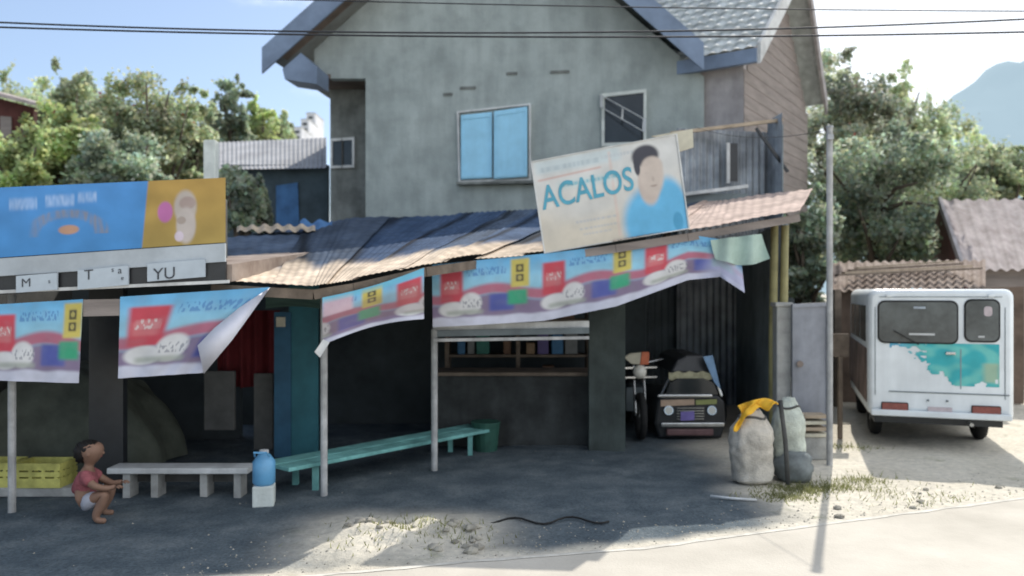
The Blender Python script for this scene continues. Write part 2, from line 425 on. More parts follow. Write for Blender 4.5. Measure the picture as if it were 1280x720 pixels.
# roof slabs
eL, eR = W(350,82), W(872,78)
over = -nrm*.65
rf = MB(); T = Vector((0,0,.14))
for e in (eL, eR):
    rf.hexa([e+over, apex+over, apex+nrm*8.5, e+nrm*8.5], [e+over+T, apex+over+T, apex+nrm*8.5+T, e+nrm*8.5+T])
rfo = rf.build('roof', M['galv_dark'], hz)
for e in (eL, eR):
    bb = MB(); dz = Vector((0,0,.40)); o0 = -nrm*.70
    dd = (e-apex).normalized()*.06
    bb.hexa([e+dd+o0-dz*.75, apex+o0-dz*.75, apex-nrm*.655-dz*.75, e+dd-nrm*.655-dz*.75],[e+dd+o0+dz*.45, apex+o0+dz*.45, apex-nrm*.655+dz*.45, e+dd-nrm*.655+dz*.45])
    bb.build('barge_board', M['barge'], hz)
sf = MB()
sfp = [W(353,86,.64), W(356,99,.64), W(396,105,.64), W(396,84,.64), W(376,66,.64)]
sf.prism(sfp, nrm*.6).build('boxed_eave', M['barge'], hz)
sf = MB()
for e, k in ((eL, 1), (eR, -1)):
    q0 = e+(apex-e)*.04; q1 = e+(apex-e)*.97; dn = Vector((0,0,-.05))
    sf.quad(q0-nrm*.64+dn, q1-nrm*.64+dn, q1-nrm*.03+dn, q0-nrm*.03+dn)
sf.build('soffit', M['soffit'], hz)
# blue shuttered window
wf = MB()
def frame(mb, pts, wdt, dep, n=nrm):
    """picture frame round a 4-point outline, standing proud of the plane"""
    c = sum(pts, Vector())/4
    for i in range(4):
        p, q = pts[i], pts[(i+1)%4]
        pi = p+(c-p).normalized()*wdt*1.41; qi = q+(c-q).normalized()*wdt*1.41
        mb.hexa([p, q, qi, pi], [p-n*dep, q-n*dep, qi-n*dep, pi-n*dep])
win = [W(572,140), W(664,130), W(664,226), W(574,229)]
fo = frame(wf, win, .035, .07); fo = wf.build('window', M['white'], hz)
for i, (x0, x1, t0, t1) in enumerate(((577,616,145,141),(618.5,660,141,135))):
    sh = MB(); op = -nrm*(.05+.05*i)
    q = [W(x0,t0), W(x1,t1), W(x1,223-(i)*1), W(x0,225)]
    sh.prism([v+op for v in q], -nrm*.03)
    shb = sh.build('shutter', M['shutter'], fo, bevel=.006)
    rail = MB(); c = sum(q, Vector())/4
    frame(rail, [v+op-nrm*.031 for v in [c+(v-c)*.96 for v in q]], .05, .012)
    rail.build('shutter_rail', M['shutter'], fo)
MB().box((W(576,231)+W(668,228))/2-nrm*.08, (1.5,.2,.05), math.atan2(d2.y, d2.x)).build('window_sill', M['plaster_dark'], hz)
# small bay window
bw = [V(414,174,a,b,-.85), V(444,172,a,b,-.85), V(444,210,a,b,-.85), V(414,211,a,b,-.85)]
f = MB(); frame(f, bw, .05, .06); fo = f.build('window', M['white'], hz)
MB().prism([v-nrm*.02 for v in bw], -nrm*.012).build('pane', M['glass'], fo)
mb = MB(); mb.bar((bw[0]+bw[1])/2-nrm*.045, (bw[2]+bw[3])/2-nrm*.045, .03, .03); mb.build('mullion', M['wood_dark'], fo)
# right-hand hopper window with open sashes
rw = [W(752,118), W(808,112), W(808,182), W(752,184)]
f = MB(); frame(f, rw, .06, .06); fo = f.build('window', M['concrete_pale'], hz)
MB().prism([v-nrm*.015 for v in rw], -nrm*.012).build('pane', M['glass'], fo)
sh = MB()
pA, pB, pC, pD = W(750,118,.07), W(808,150,.45), W(806,166,.45), W(750,134,.07)
frame(sh, [pA, pB, pC, pD], .05, .03)
sh.bar((pA+pB)/2, (pC+pD)/2, .03, .03)
sh.build('open_sash', M['white'], fo)
# scaffold holes and damp ledge across the wall
lg = MB()
for (x, y, ww) in ((585,110,.3),(640,92,.2),(700,90,.35),(560,118,.18)):
    lg = MB(); c = W(x, y); lg.box(c-nrm*.012, (ww,.02,.05), math.atan2(d2.y, d2.x)); lg.build('patch', M['plaster_dark'], hz)

# wing with tiled roof and boarded gable end
wg_f = Vector((4.21, 13.8)); wg_r = Vector((6.94, 17.8)); wgd = (wg_r-wg_f).normalized(); wl2 = Vector((-wgd.y, wgd.x))
EH = 1.75+.304*13.8
ef = Vector((wg_f.x, wg_f.y, EH)); er = Vector((wg_r.x, wg_r.y, EH))
rg = P(1003, -52, 15.8); L3 = Vector((wl2.x, wl2.y, 0))*4.3; I3 = Vector((wl2.x, wl2.y, 0))
wi = thing('tiled_house_wing', 'rear house wing with pale grey tiled roof and brown boarded gable end', 'house', (wg_f.x-.5, wg_f.y+1, 0))
tl = MB()
def tilef(u, v):
    p = ef.lerp(rg, v)+I3*4.3*u
    nn = (rg-ef).cross(I3).normalized()
    if nn.z < 0: nn = -nn
    st = v*13; k = (st-math.floor(st))
    return p+nn*(.05*(1-k)+.035*abs(math.sin(math.pi*u*4.3/.22)))
tl.grid(tilef, 160, 104)
tl.build('roof', M['tile'], wi)
MB().hexa([er, rg, rg+L3, er+L3], [er+Vector((0,0,.1)), rg+Vector((0,0,.1)), rg+L3+Vector((0,0,.1)), er+L3+Vector((0,0,.1))]).build('roof', M['tile'], wi)
out = -I3
for p0, m_ in ((ef, M['white']), (er, M['plaster_pink'])):
    bb = MB(); t = Vector((0,0,1))
    bb.hexa([p0+out*.02-t*.24, rg+out*.02-t*.24, rg+out*.08-t*.24, p0+out*.08-t*.24], [p0+out*.02+t*.12, rg+out*.02+t*.12, rg+out*.08+t*.12, p0+out*.08+t*.12])
    bb.build('barge_board', m_, wi)
MB().bar(ef+out*.02-Vector((0,0,.10)), ef+I3*4.2-Vector((0,0,.10)), .10, .24).build('fascia', M['barge'], wi)
c0 = ef+I3*.30+Vector((wgd.x,wgd.y,0))*.25; c1 = er+I3*.30-Vector((wgd.x,wgd.y,0))*.25
# gable wall as overlapping boards
gb = MB(); nb = 26
for i in range(nb):
    z0 = 2.2+i*.22; z1 = z0+.225
    top = EH-.2
    t0 = 0 if z1 <= top else (z1-top)/(rg.z-top)
    if t0 >= .97: break
    mid = (c0+c1)/2
    p = c0.lerp(mid, t0); q = c1.lerp(mid, t0)
    p = zd(p, z0); q = zd(q, z0); o1 = out*.03; zz = Vector((0,0,z1-z0))
    gb.hexa([p, q, q+out*.016, p+out*.016], [p+zz, q+zz, q+zz+out*.008, p+zz+out*.008])
gb.build('gable_boarding', M['boards'], wi)
MB().prism([zd(c0,0), zd(c1,0), zd(c1,2.25), zd(c0,2.25)], I3*.15).build('lower_wall', M['dark'], wi)
wq = [zd(c0,0), zd(c0,EH-.1), zd(c0+I3*4,EH-.1), zd(c0+I3*4,0)]
MB().prism([v for v in wq], Vector((wgd.x,wgd.y,0))*.15).build('wall', M['plaster_pink'], wi)
MB().bar(V(868,95,(c0.x,c0.y),(c0.x+I3.x,c0.y+I3.y),.05), V(905,150,(c0.x,c0.y),(c0.x+I3.x,c0.y+I3.y),.05), .05, .07).build('brace', M['wood_pale'], wi)

# ------------------------------------------------------------------ metal annex behind the shop roof
def corr(mb, A, B, z0, z1, pitch=.11, amp=.018, flip=1):
    A = Vector((A[0], A[1], 0)); B = Vector((B[0], B[1], 0)); Ln = (B-A).length; t = (B-A).normalized(); nn = Vector((t.y, -t.x, 0))
    nseg = max(8, int(Ln/pitch*6))
    mb.grid(lambda u, v: A+t*Ln*u+nn*amp*math.sin(2*math.pi*u*Ln/pitch)+Vector((0,0,z0+(z1-z0)*v)), nseg, 1)
    return mb
an = thing('metal_annex', 'grey corrugated metal annex with narrow slit window above the shop roof', 'annex', (XZ(915,12.6).x, 12.6, 0))
A0, A1 = XZ(846,12.3), XZ(960,12.6); A2 = XZ(978,12.0)
zt = P(900,162,12.4).z
corr(MB(), A0, A1, 0, zt).build('sheet_wall', M['galv'], an, smooth=True)
corr(MB(), A1, A2, 0, P(960,148,12.4).z).build('sheet_wall', M['galv'], an, smooth=True)
corr(MB(), A2, (A2.x+.9, A2.y+3), 0, zt).build('sheet_wall', M['galv_dark'], an, smooth=True)
MB().bar(P(838,167,12.2), P(978,150,12.2), .06, .05).build('top_rail', M['wood_pale'], an)
MB().box(P(910,204,12.25), (.05,.05,.62)).build('jamb', M['white'], an)
MB().box(P(917,203,12.27), (.12,.04,.58)).build('slit_window', M['black'], an)
MB().bar(P(855,243,12.0), P(934,233,12.1), .1, .05).build('ledge', M['white'], an)
MB().box(P(893,249,12.12), (1.0,.05,.17)).build('gutter_board', M['galv_dark'], an)
MB().bar(P(945,160,12.1), P(985,215,12.1), .04, .04).build('brace', M['black'], an)

# ------------------------------------------------------------------ shop roof
eav = [(262,352,6.45),(390,359,6.45),(440,351,6.55),(530,331,6.85),(600,322,7.85),(680,316,7.92),(770,303,7.95),(860,289,8.1),(1000,265,8.7)]
bck = [(262,300,9.6),(390,283,11.5),(440,274,11.7),(530,270,11.8),(600,267,11.9),(680,263,12.0),(770,260,12.25),(860,256,12.15),(1016,237,11.4)]
def poly_at(pl, t):
    t = max(0, min(len(pl)-1-1e-6, t)); i = int(t); f = t-i
    p = P(*pl[i]); q = P(*pl[i+1]); return p.lerp(q, f)
shop = thing('roadside_shop', 'low roadside shop with patched rusty metal roof and open dark front', 'shop', (.3, 9, 0))
NSH = 12
for k in range(NSH):
    t0, t1 = k*8/NSH, (k+1)*8/NSH
    lift = Vector((0,0,.012*(k%2)+rnd.uniform(0,.02))); sk = rnd.uniform(-.12,.12); blue = rnd.uniform(.75,1.25)
    ext = rnd.uniform(-.03,.05)
    right = k >= 9
    def fn(u, v, t0=t0, t1=t1, lift=lift, sk=sk, ext=ext):
        t = t0-.05+(t1-t0+.1)*u
        e = poly_at(eav, t); bq = poly_at(bck, t+sk*.3+1.7*ss(0,2.2,t)*(1-ss(5,7.6,t)))
        p = e.lerp(bq, v-ext*(1-v)*.5)
        width = .7
        return p+lift+Vector((0,0,-.0+.006*math.sin(2*math.pi*u*9)*(.4+.6*v)+.022*noise.noise(p*1.5)))
    def cf(u, v, k=k, blue=blue, right=right):
        nn = noise.noise(Vector((u*3+k*5, v*6, 2)))
        if right: 
            c = Vector((.44,.34,.29))*(1+.3*nn)
        else:
            fr = ss(.15, .24, v+.07*nn)  # blue-grey metal behind the rusty front, darkened to paint the house's shade
            rust = Vector((.54,.44,.34))*(1+.35*nn); bl = Vector((.062,.085,.125))*blue*(1+.5*nn)
            if k in (2,3,5): bl = bl*.8+Vector((.0,.012,.04))
            bl = bl*(1-.8*math.exp(-((u-.14-.1*math.sin(v*5+k))/.10)**2))
            c = rust.lerp(bl, fr)
        return tuple(max(.01, x) for x in c)
    mb = MB(); mb.c = []; mb.grid(fn, 90, 24, cf)
    mb.build('roof_sheet', M['attr_roof'], shop, smooth=True)
# battens beneath the roof, rusted edge flashing
for k in range(8):
    p, q = P(*eav[k]), P(*eav[k+1])
    mb = MB(); mb.bar(p+Vector((0,.05,-.06)), q+Vector((0,.05,-.06)), .05, .08); mb.build('eave_beam', M['wood'] if k < 5 else M['boards'], shop)
# loose sheet lying at the back left of the roof
ls = MB(); ls.grid(lambda u, v: P(296+98*u, 291-7*v-3*math.sin(u*3), 10.2+.5*v)+Vector((0,0,.02*math.sin(u*40)+.04*noise.noise(Vector((u*4, v*3, 0))))), 60, 4)
tag(ls.build('loose_sheet', M['wood_pale'], smooth=True), 'pale warped sheet lying loose on the back left of the shop roof', 'sheet')
bt = MB(); bt.grid(lambda u, v: P(375+40*u, 286-10*v+6*u*(1-v), 10.6+.4*v)+Vector((0,0,.06*noise.noise(Vector((u*4, v*3, 5))))), 20, 8)
tag(bt.build('tarpaulin', M['tarp_blue'], smooth=True), 'crumpled blue tarpaulin on the roof beside the pale loose sheet', 'tarpaulin')

# walls of the shop
bw0, bw1 = XZ(300, 10.6), XZ(800, 10.9)
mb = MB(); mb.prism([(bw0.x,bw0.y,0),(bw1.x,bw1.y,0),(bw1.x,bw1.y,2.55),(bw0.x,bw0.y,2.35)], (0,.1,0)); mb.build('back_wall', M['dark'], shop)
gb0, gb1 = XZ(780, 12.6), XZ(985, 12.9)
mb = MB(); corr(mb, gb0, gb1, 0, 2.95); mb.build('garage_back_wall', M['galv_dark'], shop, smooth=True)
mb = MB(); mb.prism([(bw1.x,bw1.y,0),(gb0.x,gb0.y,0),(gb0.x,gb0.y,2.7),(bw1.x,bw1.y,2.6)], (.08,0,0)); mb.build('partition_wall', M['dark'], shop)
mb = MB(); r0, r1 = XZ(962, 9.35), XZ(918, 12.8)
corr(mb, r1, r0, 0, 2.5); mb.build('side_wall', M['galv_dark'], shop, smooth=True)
# plank pillar between counter bay and garage
MB().box((XZ(758,8.9).x, 8.9, 1.02), (.40,.14,2.04)).build('pillar', mat('grey_green_board', (.06,.075,.07), .8, .3, 3, streak=.4), shop)
# beam and roller-shutter housing under the banner
sv0, sv1 = XZ(542, 7.95), XZ(735, 8.3)
for i, (y0, y1, th, mm) in enumerate(((410,405,.07,'white'),(417,413,.06,'galv_dark'),(425,422,.03,'post'))):
    MB().bar(V(541,y0,sv0,sv1,.05*i), V(735,y1,sv0,sv1,.05*i), .08, th).build('header_beam', M[mm], shop)
# posts
for (px, y0, yb, r, nm) in ((405,362,620,.030,'left'),(543,412,588,.032,'mid')):
    Z = F*H/(yb-HY); p = P(px, y0, Z)
    MB().tube([(p.x, Z, 0), (p.x, Z, p.z)], r, 10).build('post', M['post'], shop, smooth=False)
Zb = 8.95
for px in (966, 979):
    p = P(px, 282, Zb); 
    MB().tube([(p.x+rnd.uniform(-.02,.02), Zb, 0), (p.x, Zb, 1.2), (p.x+.02, Zb, p.z)], [.05,.047,.042], 10).build('bamboo_post', mat('bamboo', (.30,.27,.13), .7, .3, 6), shop, smooth=True)
# left stall carcass under the billboard
Lp0, Lp1 = XZ(-160, 5.95), XZ(284, 6.42)
def EV(px, py, off=0): return V(px, py, Lp0, Lp1, off)
stall = thing('market_stall', 'dark open-fronted stall under the blue and yellow billboard', 'stall', (EV(100,400).x, 7.4, 0))
ft0, ft1 = EV(-150,372), EV(290,352)
mb = MB(); mb.hexa([ft0, ft1, ft1+Vector((.3,3.4,.35)), ft0+Vector((-.2,3.4,.35))], [ft0+T, ft1+T, ft1+Vector((.3,3.4,.49)), ft0+Vector((-.2,3.4,.49))]); mb.build('roof', M['rust'], stall)
mb = MB(); mb.bar(ft0-Vector((0,.06,.0)), ft1-Vector((0,.06,.0)), .03, .025); mb.build('edge_trim', M['white'], stall)
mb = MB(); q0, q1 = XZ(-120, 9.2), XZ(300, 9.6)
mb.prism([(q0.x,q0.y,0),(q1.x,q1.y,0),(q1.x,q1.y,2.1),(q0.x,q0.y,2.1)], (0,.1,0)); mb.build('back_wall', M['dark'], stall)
mb = MB(); q = XZ(-170, 6.5); mb.prism([(q.x,q.y,0),(q.x,q.y+3,0),(q.x,q.y+3,2),(q.x,q.y,1.75)], (.1,0,0)); mb.build('side_wall', M['wood_dark'], stall)
p = EV(15, 470, -.25); MB().tube([(p.x,p.y,0),(p.x,p.y,1.75)], .03, 10).build('post', M['post'], stall)
p = EV(128, 385, -.75); MB().box((p.x,p.y+.1,.95), (.30,.08,1.9)).build('pillar', M['black'], stall)
mb = MB(); mb.bar(EV(105,385,.02), EV(152,384,.02), .05, .13); mb.build('cross_beam', M['boards'], stall)
# red curtain, teal door leaf, grey panel
Zc = 8.6
mb = MB(); mb.grid(lambda u, v: P(272+76*u, 388+(96-40*(1-u)*0)*v, Zc)+Vector((0,.05*math.sin(u*26)+.02*math.sin(u*57),0)), 50, 6)
tag(mb.build('curtain', M['curtain'], smooth=True), 'dark red curtain hanging beside the teal door of the stall', 'curtain')
dl = thing('teal_door', 'dark teal door leaf standing open between the stall and the shop', 'door', (XZ(366,8.3).x, 8.3, 0))
MB().box((XZ(380,8.3).x, 8.3, .92), (.30,.05,1.84)).build('door_leaf', M['teal'], dl)
MB().box((XZ(354,8.28).x, 8.28, .80), (.17,.06,1.5)).build('door_frame', M['teal_blue'], dl)
MB().box((XZ(351,8.24).x, 8.24, 1.45), (.09,.02,.10)).build('notice', M['cream_board'], dl)
mb = MB(); mb.box((XZ(275,8.4).x, 8.4, .62), (.32,.06,.62)); mb.box((XZ(328,8.4).x, 8.45, .5), (.2,.06,.8))
tag(mb.build('panel', mat('dusty_grey_panel', (.10,.10,.095), .9, .3, 4), bevel=.01), 'dusty grey boards leaning below the dark red curtain', 'board')

# ------------------------------------------------------------------ printed vinyl: billboard, sign, banners
def img(name, corners, cfn, nu, nv, parent=None, wob=.0, seed=0, bulge=None, label=None, cat=None, group=None):
    """sheet between 4 corners TL TR BR BL with colours from cfn(u, v), v down"""
    TL, TR, BR, BL = corners
    nn = (TR-TL).cross(BL-TL).normalized()
    if nn.y > 0: nn = -nn
    mb = MB(); mb.c = []
    def fn(u, v):
        p = TL.lerp(TR, u).lerp(BL.lerp(BR, u), v)
        if wob: p = p+nn*wob*(noise.noise(Vector((u*6+seed, v*3, seed)))+.5*math.sin(u*19+v*3+seed))*(.3+.7*v)
        if bulge: p = p+bulge(u, v)
        return p
    mb.grid(fn, nu, nv, lambda u, v: cfn(u, v))
    o = mb.build(name, M['attr'], parent, smooth=True)
    if label: tag(o, label, cat, group)
    return o
def mixc(a, b, t): return tuple(x+(y-x)*t for x, y in zip(a, b))
def box_(u, v, x0, x1, y0, y1, s=.02): return ss(x0-s, x0+s, u)*(1-ss(x1-s, x1+s, u))*ss(y0-s, y0+s, v)*(1-ss(y1-s, y1+s, v))
def ell(u, v, cx, cy, rx, ry): return 1-ss(.8, 1.15, math.hypot((u-cx)/rx, (v-cy)/ry))

bbd = thing('billboard', 'wide blue and yellow advertising board on the stall roof', 'billboard', tuple(zd(EV(120,350),1.85)))
cTL, cTR, cBR, cBL = EV(-60,237,.06), EV(282,222,.06), EV(282,303,.06), EV(-60,326,.06)
def bill(u, v):
    px = -60+342*u; py = v    # v 0..1
    wv = noise.noise(Vector((u*9, v*4, 3)))
    c = mixc((.075,.25,.55), (.06,.23,.50), v); c = tuple(x*(1+.12*wv) for x in c)
    if py < .45 and 4 < px < 128:     # a washed-out line of pale lettering
        k = box_(px, v, 8, 42, .17, .33, 2 if 0 else .04)+box_(px, v, 52, 88, .15, .31, .04)+box_(px, v, 92, 116, .13, .27, .04)
        stripe = .5+.5*noise.noise(Vector((px*.32, v*9, 3)))*2
        c = mixc(c, (.38,.50,.70), min(1, k)*max(0, min(1, .30+.40*stripe)))
    # faded orange arc with a bright tip
    r = math.hypot((px-78)/48, (v-.74)/.34)
    arc = (1-ss(.10,.26,abs(r-.93)))*(1 if v < .74 else 0)*ss(30, 40, px)
    c = mixc(c, (.24,.22,.22), arc*max(0, min(.75, .45+.6*noise.noise(Vector((px*.25, v*6, 8))))))
    c = mixc(c, (.55,.26,.06), ell(px, v, 81, .66, 13, .07)*.75)
    edge_px = 181-8*v
    t = ss(-1.5, 1.5, px-edge_px)
    ye = tuple(x*(1+.16*wv) for x in mixc((.40,.255,.07), (.34,.245,.07), v))
    if px > edge_px-4:
        q = 0
        ye2 = ye
        ye2 = mixc(ye2, (.44,.13,.36), ell(px, v, 203, .48, 10, .16)*.9)
        ye2 = mixc(ye2, (.42,.37,.33), ell(px, v, 229, .42, 15, .26))
        ye2 = mixc(ye2, (.30,.22,.20), ell(px, v, 232, .36, 11, .10)*.7)
        ye2 = mixc(ye2, (.46,.41,.38), ell(px, v, 230, .70, 13, .28))
        ye2 = mixc(ye2, (.30,.24,.20), ell(px, v, 224, .62, 6, .06)*.7)
        ye2 = mixc(ye2, (.58,.50,.58), ell(px, v, 221, .86, 6, .08)*.9)
        c = mixc(c, ye2, t)
    return c
img('printed_sheet', (cTL, cTR, cBR, cBL), bill, 342, 60, bbd)
mb = MB(); mb.prism([EV(-60,237,.03), EV(250,223,.03), EV(282,250,.03), EV(282,322,.03), EV(-60,346,.03)], (0,.04,0)); mb.build('backing_board', M['wood_dark'], bbd)
mb = MB(); mb.prism([EV(-60,327,.075), EV(281,304,.075), EV(281,327,.075), EV(-60,349,.075)], (0,.03,0)); mb.build('white_band', mat('white_band', (.40,.44,.47), .7, .2, 3), bbd)
mb = MB(); mb.prism([EV(-60,348,.045), EV(282,326,.045), EV(282,351,.045), EV(-60,372,.045)], (0,.03,0)); mb.build('dark_skirting', M['black'], bbd)
def text(body, mat_, parent, origin, ex, ey, size, name='lettering', depth=.003, bold=.0, xs=1.0):
    cu = bpy.data.curves.new(name, 'FONT'); cu.body = body; cu.size = 1; cu.extrude = 0; cu.align_x = 'LEFT'; cu.offset = bold
    tmp = bpy.data.objects.new('tmp_text', cu); col.objects.link(tmp)
    dg = bpy.context.evaluated_depsgraph_get(); dg.update()
    me = bpy.data.meshes.new_from_object(tmp.evaluated_get(dg))
    bpy.data.objects.remove(tmp); bpy.data.curves.remove(cu)
    me.name = name
    w_ = max(v.co.x for v in me.vertices)-min(v.co.x for v in me.vertices)
    ex = Vector(ex); ey = Vector(ey); k = size*xs
    for v in me.vertices: v.co = Vector(origin)+ex*(v.co.x*k)+ey*(v.co.y*size)-parent.location
    me.materials.clear(); me.materials.append(mat_)
    o = bpy.data.objects.new(name, me); col.objects.link(o); o.parent = parent
    return o
# placards along the stall edge
def placard(x0, x1, y0l, y0r, hgt, label, letters):
    pl = thing('placard', label, 'placard', tuple(EV((x0+x1)/2, y0l+hgt, .10)), group='white placards under the billboard')
    q = [EV(x0,y0l,.10), EV(x1,y0r,.10), EV(x1,y0r+hgt,.10), EV(x0,y0l+hgt,.10)]
    mb = MB(); mb.prism(q, (0,.02,0)); mb.build('board', mat('white_board', (.46,.52,.57), .7, .15, 3), pl)
    ex = (q[1]-q[0]).normalized()
    for (body, px, py, sz) in letters:
        text(body, M['letter_dark'], pl, EV(px, py, .104), ex, Vector((0,0,1)), sz*.0066*1.4, bold=.0)
placard(20, 71, 345, 341, 21, 'leftmost white placard under the blue board, lettered M', [('M', 26, 359, 10), ('s', 60, 354, 5)])
placard(97, 160, 338, 332, 24, 'middle white placard under the blue board, lettered T', [('T', 105, 350, 12), ('s', 139, 340, 6), ('a', 147, 342, 8), ('e', 151, 350, 5)])
placard(184, 256, 330, 324, 22, 'right white placard under the yellow panel, lettered YU', [('YU', 191, 350, 14)])

# campaign sign leaning on the shop roof
s0, s1 = XZ(664, 7.88), XZ(862, 8.05)
def SV(px, py, off=0): return V(px, py, s0, s1, off)
sg = thing('campaign_sign', 'tilted white sign lettered ACALOS with man in blue shirt, on the shop roof', 'sign', tuple(SV(770,318)))
sTL, sTR, sBR, sBL = SV(663,202), SV(846,167), SV(862,286), SV(680,317)
def sign_c(u, v):
    n_ = noise.noise(Vector((u*5, v*4, 1)))
    c = mixc((.60,.60,.58), (.58,.53,.44), ss(.3,.9,v+.2*n_)); c = tuple(x*(1+.08*n_) for x in c)
    c = mixc(c, (.50,.58,.60), box_(u, v, .02, .60, .02, .16, .03)*.8)
    c = mixc(c, (.52,.22,.17), box_(u, v+.06*u, .03, .46, .215, .232, .012)*.6)
    c = mixc(c, (.62,.46,.40), box_(u, v, .515, .535, .05, .95, .008)*.5)
    c = mixc(c, (.40,.60,.62), box_(u, v, .15, .56, .27, .36, .03)*.35)
    # rows of unreadable small print
    for (x0, x1, y0, th, cc, kq) in ((.05,.45,.115,.05,(.40,.47,.50),52),(.47,.80,.10,.035,(.46,.50,.52),70),(.17,.56,.315,.035,(.16,.42,.50),60),(.24,.52,.73,.025,(.42,.44,.47),70),(.26,.52,.81,.022,(.42,.44,.47),75),(.28,.47,.87,.02,(.45,.46,.48),80)):
        stq = .5+.5*math.sin(u*kq*6.28*.5+3*math.sin(u*23+y0*50))
        c = mixc(c, cc, box_(u, v, x0, x1, y0-th/2, y0+th/2, .008)*(.25+.55*stq))
    # portrait
    bd = max(ell(u, v, .79, .86, .235, .40), ell(u, v, .88, .78, .13, .36))*(1 if u > .5 else 0)
    if v > .98: bd = bd*1
    c = mixc(c, (.13,.42,.66), bd)
    c = mixc(c, (.05,.25,.42), ell(u, v, .93, .90, .035, .10)*.7)
    c = mixc(c, (.50,.42,.37), ell(u, v, .765, .47, .075, .22))
    c = mixc(c, (.56,.48,.42), ell(u, v, .79, .37, .085, .23))
    for (a0, b0, ra, rb, kk) in ((.762,.345,.014,.020,.55),(.822,.335,.014,.020,.55),(.762,.305,.02,.010,.5),(.822,.295,.02,.010,.5),(.797,.415,.010,.035,.25),(.797,.49,.026,.012,.45)):
        c = mixc(c, (.20,.13,.11), ell(u, v, a0, b0, ra, rb)*kk)
    c = mixc(c, (.06,.06,.075), ell(u, v, .765, .165, .095, .115))
    c = mixc(c, (.06,.06,.075), ell(u, v, .70, .25, .022, .11))
    c = mixc(c, (.56,.48,.42), ell(u, v, .80, .29, .075, .11)*.95)
    return c
img('printed_face', (sTL, sTR, sBR, sBL), sign_c, 190, 120, sg)
mb = MB(); mb.prism([SV(664,204,-.012), SV(846,169,-.012), SV(862,286,-.012), SV(680,317,-.012)], (0,.03,0)); mb.build('backing_board', M['wood'], sg)
mb = MB(); frame(mb, [sTL, sTR, sBR, sBL], .012, .012, n=Vector((-(s1-s0).normalized().y*-1, -1, 0)).normalized()*-1); mb.build('frame', M['white'], sg)
ex = (SV(800,235)-SV(680,262)).normalized(); ey = (SV(668,206)-SV(682,300)).normalized()
def st(px, py): return SV(px, py, .006)
text('ACALOS', M['letter_teal'], sg, st(679,262), ex, ey, .33, bold=.014, xs=.755)
mb = MB()
mb.bar(SV(700,300,-.08), SV(700,300,-.08)+Vector((0,.9,-.35)), .05, .05); mb.build('prop', M['wood'], sg)
mb = MB(); mb.bar(SV(840,280,-.08), SV(840,280,-.08)+Vector((0,.9,-.3)), .05, .05); mb.build('prop', M['wood'], sg)
cb = MB(); cb.prism([P(815,170,8.3), P(866,161,8.3), P(867,184,8.3), P(848,190,8.3), P(840,176,8.3)], (0,.03,0))
tag(cb.build('board', M['cream_board']), 'small cream board sticking out behind top right corner of the tilted sign', 'board')

# printed banners
def banner_c(t, v, fade=0.0):
    """t in pattern periods, v 0 top .. 1 bottom"""
    f = t-math.floor(t); n_ = noise.noise(Vector((t*6, v*5, 4)))
    c = mixc((.13,.40,.66), (.26,.52,.66), ss(0,.4,v)); c = tuple(x*(1+.15*n_) for x in c)
    wave = .50+.07*math.sin(f*6.28+1)
    c = mixc(c, (.42,.08,.13), ss(wave-.10, wave-.02, v)*(1-ss(wave+.06, wave+.13, v))*.9)
    c = mixc(c, (.20,.15,.24), ss(wave+.06, wave+.14, v))
    c = mixc(c, (.50,.05,.075), box_(f, v, .08, .30, .14, .62, .025))
    c = mixc(c, (.55,.16,.17), box_(f, v, .10, .26, .32, .50, .03)*.8)
    c = mixc(c, (.07,.09,.33), box_(f, v, .56, .80, .54, .80, .03))
    c = mixc(c, (.55,.46,.10), box_(f, v, .77, .95, .04, .46, .02))
    c = mixc(c, (.035,.03,.02), (box_(f, v, .82, .895, .12, .24, .012)+box_(f, v, .82, .895, .27, .38, .012))*.9 if True else 0)
    c = mixc(c, (.42,.36,.10), ell(f, v, .857, .18, .02, .035)); c = mixc(c, (.42,.36,.10), ell(f, v, .857, .325, .02, .035))
    c = mixc(c, (.03,.32,.17), box_(f, v, .74, .93, .50, .72, .03))
    c = mixc(c, (.60,.60,.60), max(ell(f, v, .20, .74, .14, .12), ell(f, v, .38, .66, .11, .17)))
    c = mixc(c, (.32,.35,.30), box_(f, v, .14, .50, .76, .83, .03)*.8)
    c = mixc(c, (.52,.53,.62), ss(.84, .89, v+.03*n_))
    m_ = noise.noise(Vector((t*11, v*8, 9)))
    c = mixc(c, (.24,.25,.27), .06+.22*max(0, m_))  # patchy grey mixed over the print as painted haze
    tx = noise.noise(Vector((t*55, v*16, 2)))
    c = mixc(c, (.62,.60,.58), box_(f, v, .12, .26, .30, .42, .01)*(1 if tx > .1 else .2)*.7)
    c = mixc(c, (.12,.13,.17), box_(f, v, .30, .50, .60, .72, .01)*(.6 if tx > .12 else 0))
    c = mixc(c, (.05,.14,.38), box_(f, v, .34, .72, .12, .24, .01)*(.6 if tx > .05 else .08))
    return c
b1 = thing('product_banner', 'printed banner of red and blue goods hanging at far left under the stall edge', 'banner', tuple(EV(50,430,.05)))
img('printed_sheet', (EV(-60,384,.05), EV(104,374,.05), EV(98,479,.07), EV(-60,474,.07)), lambda u, v: banner_c(u*1.25+.70, v), 160, 60, b1, wob=.02, seed=2)
b2 = thing('product_banner', 'printed banner with one white corner folded up, hanging under the stall edge', 'banner', tuple(EV(230,420,.05)))
img('printed_sheet', (EV(150,371,.05), EV(337,359,.05), EV(254,466,.10), EV(148,473,.06)), lambda u, v: banner_c(.03+u*.72, v), 170, 70, b2, wob=.02, seed=5)
mb = MB(); TL = [EV(338,359,.07), EV(300,384,.09), EV(268,410,.12), EV(247,432,.16), EV(255,467,.15)]
mb.add(TL+[EV(290,425,.20)], [(0,1,5),(1,2,5),(2,3,5),(3,4,5),(4,0,5)])
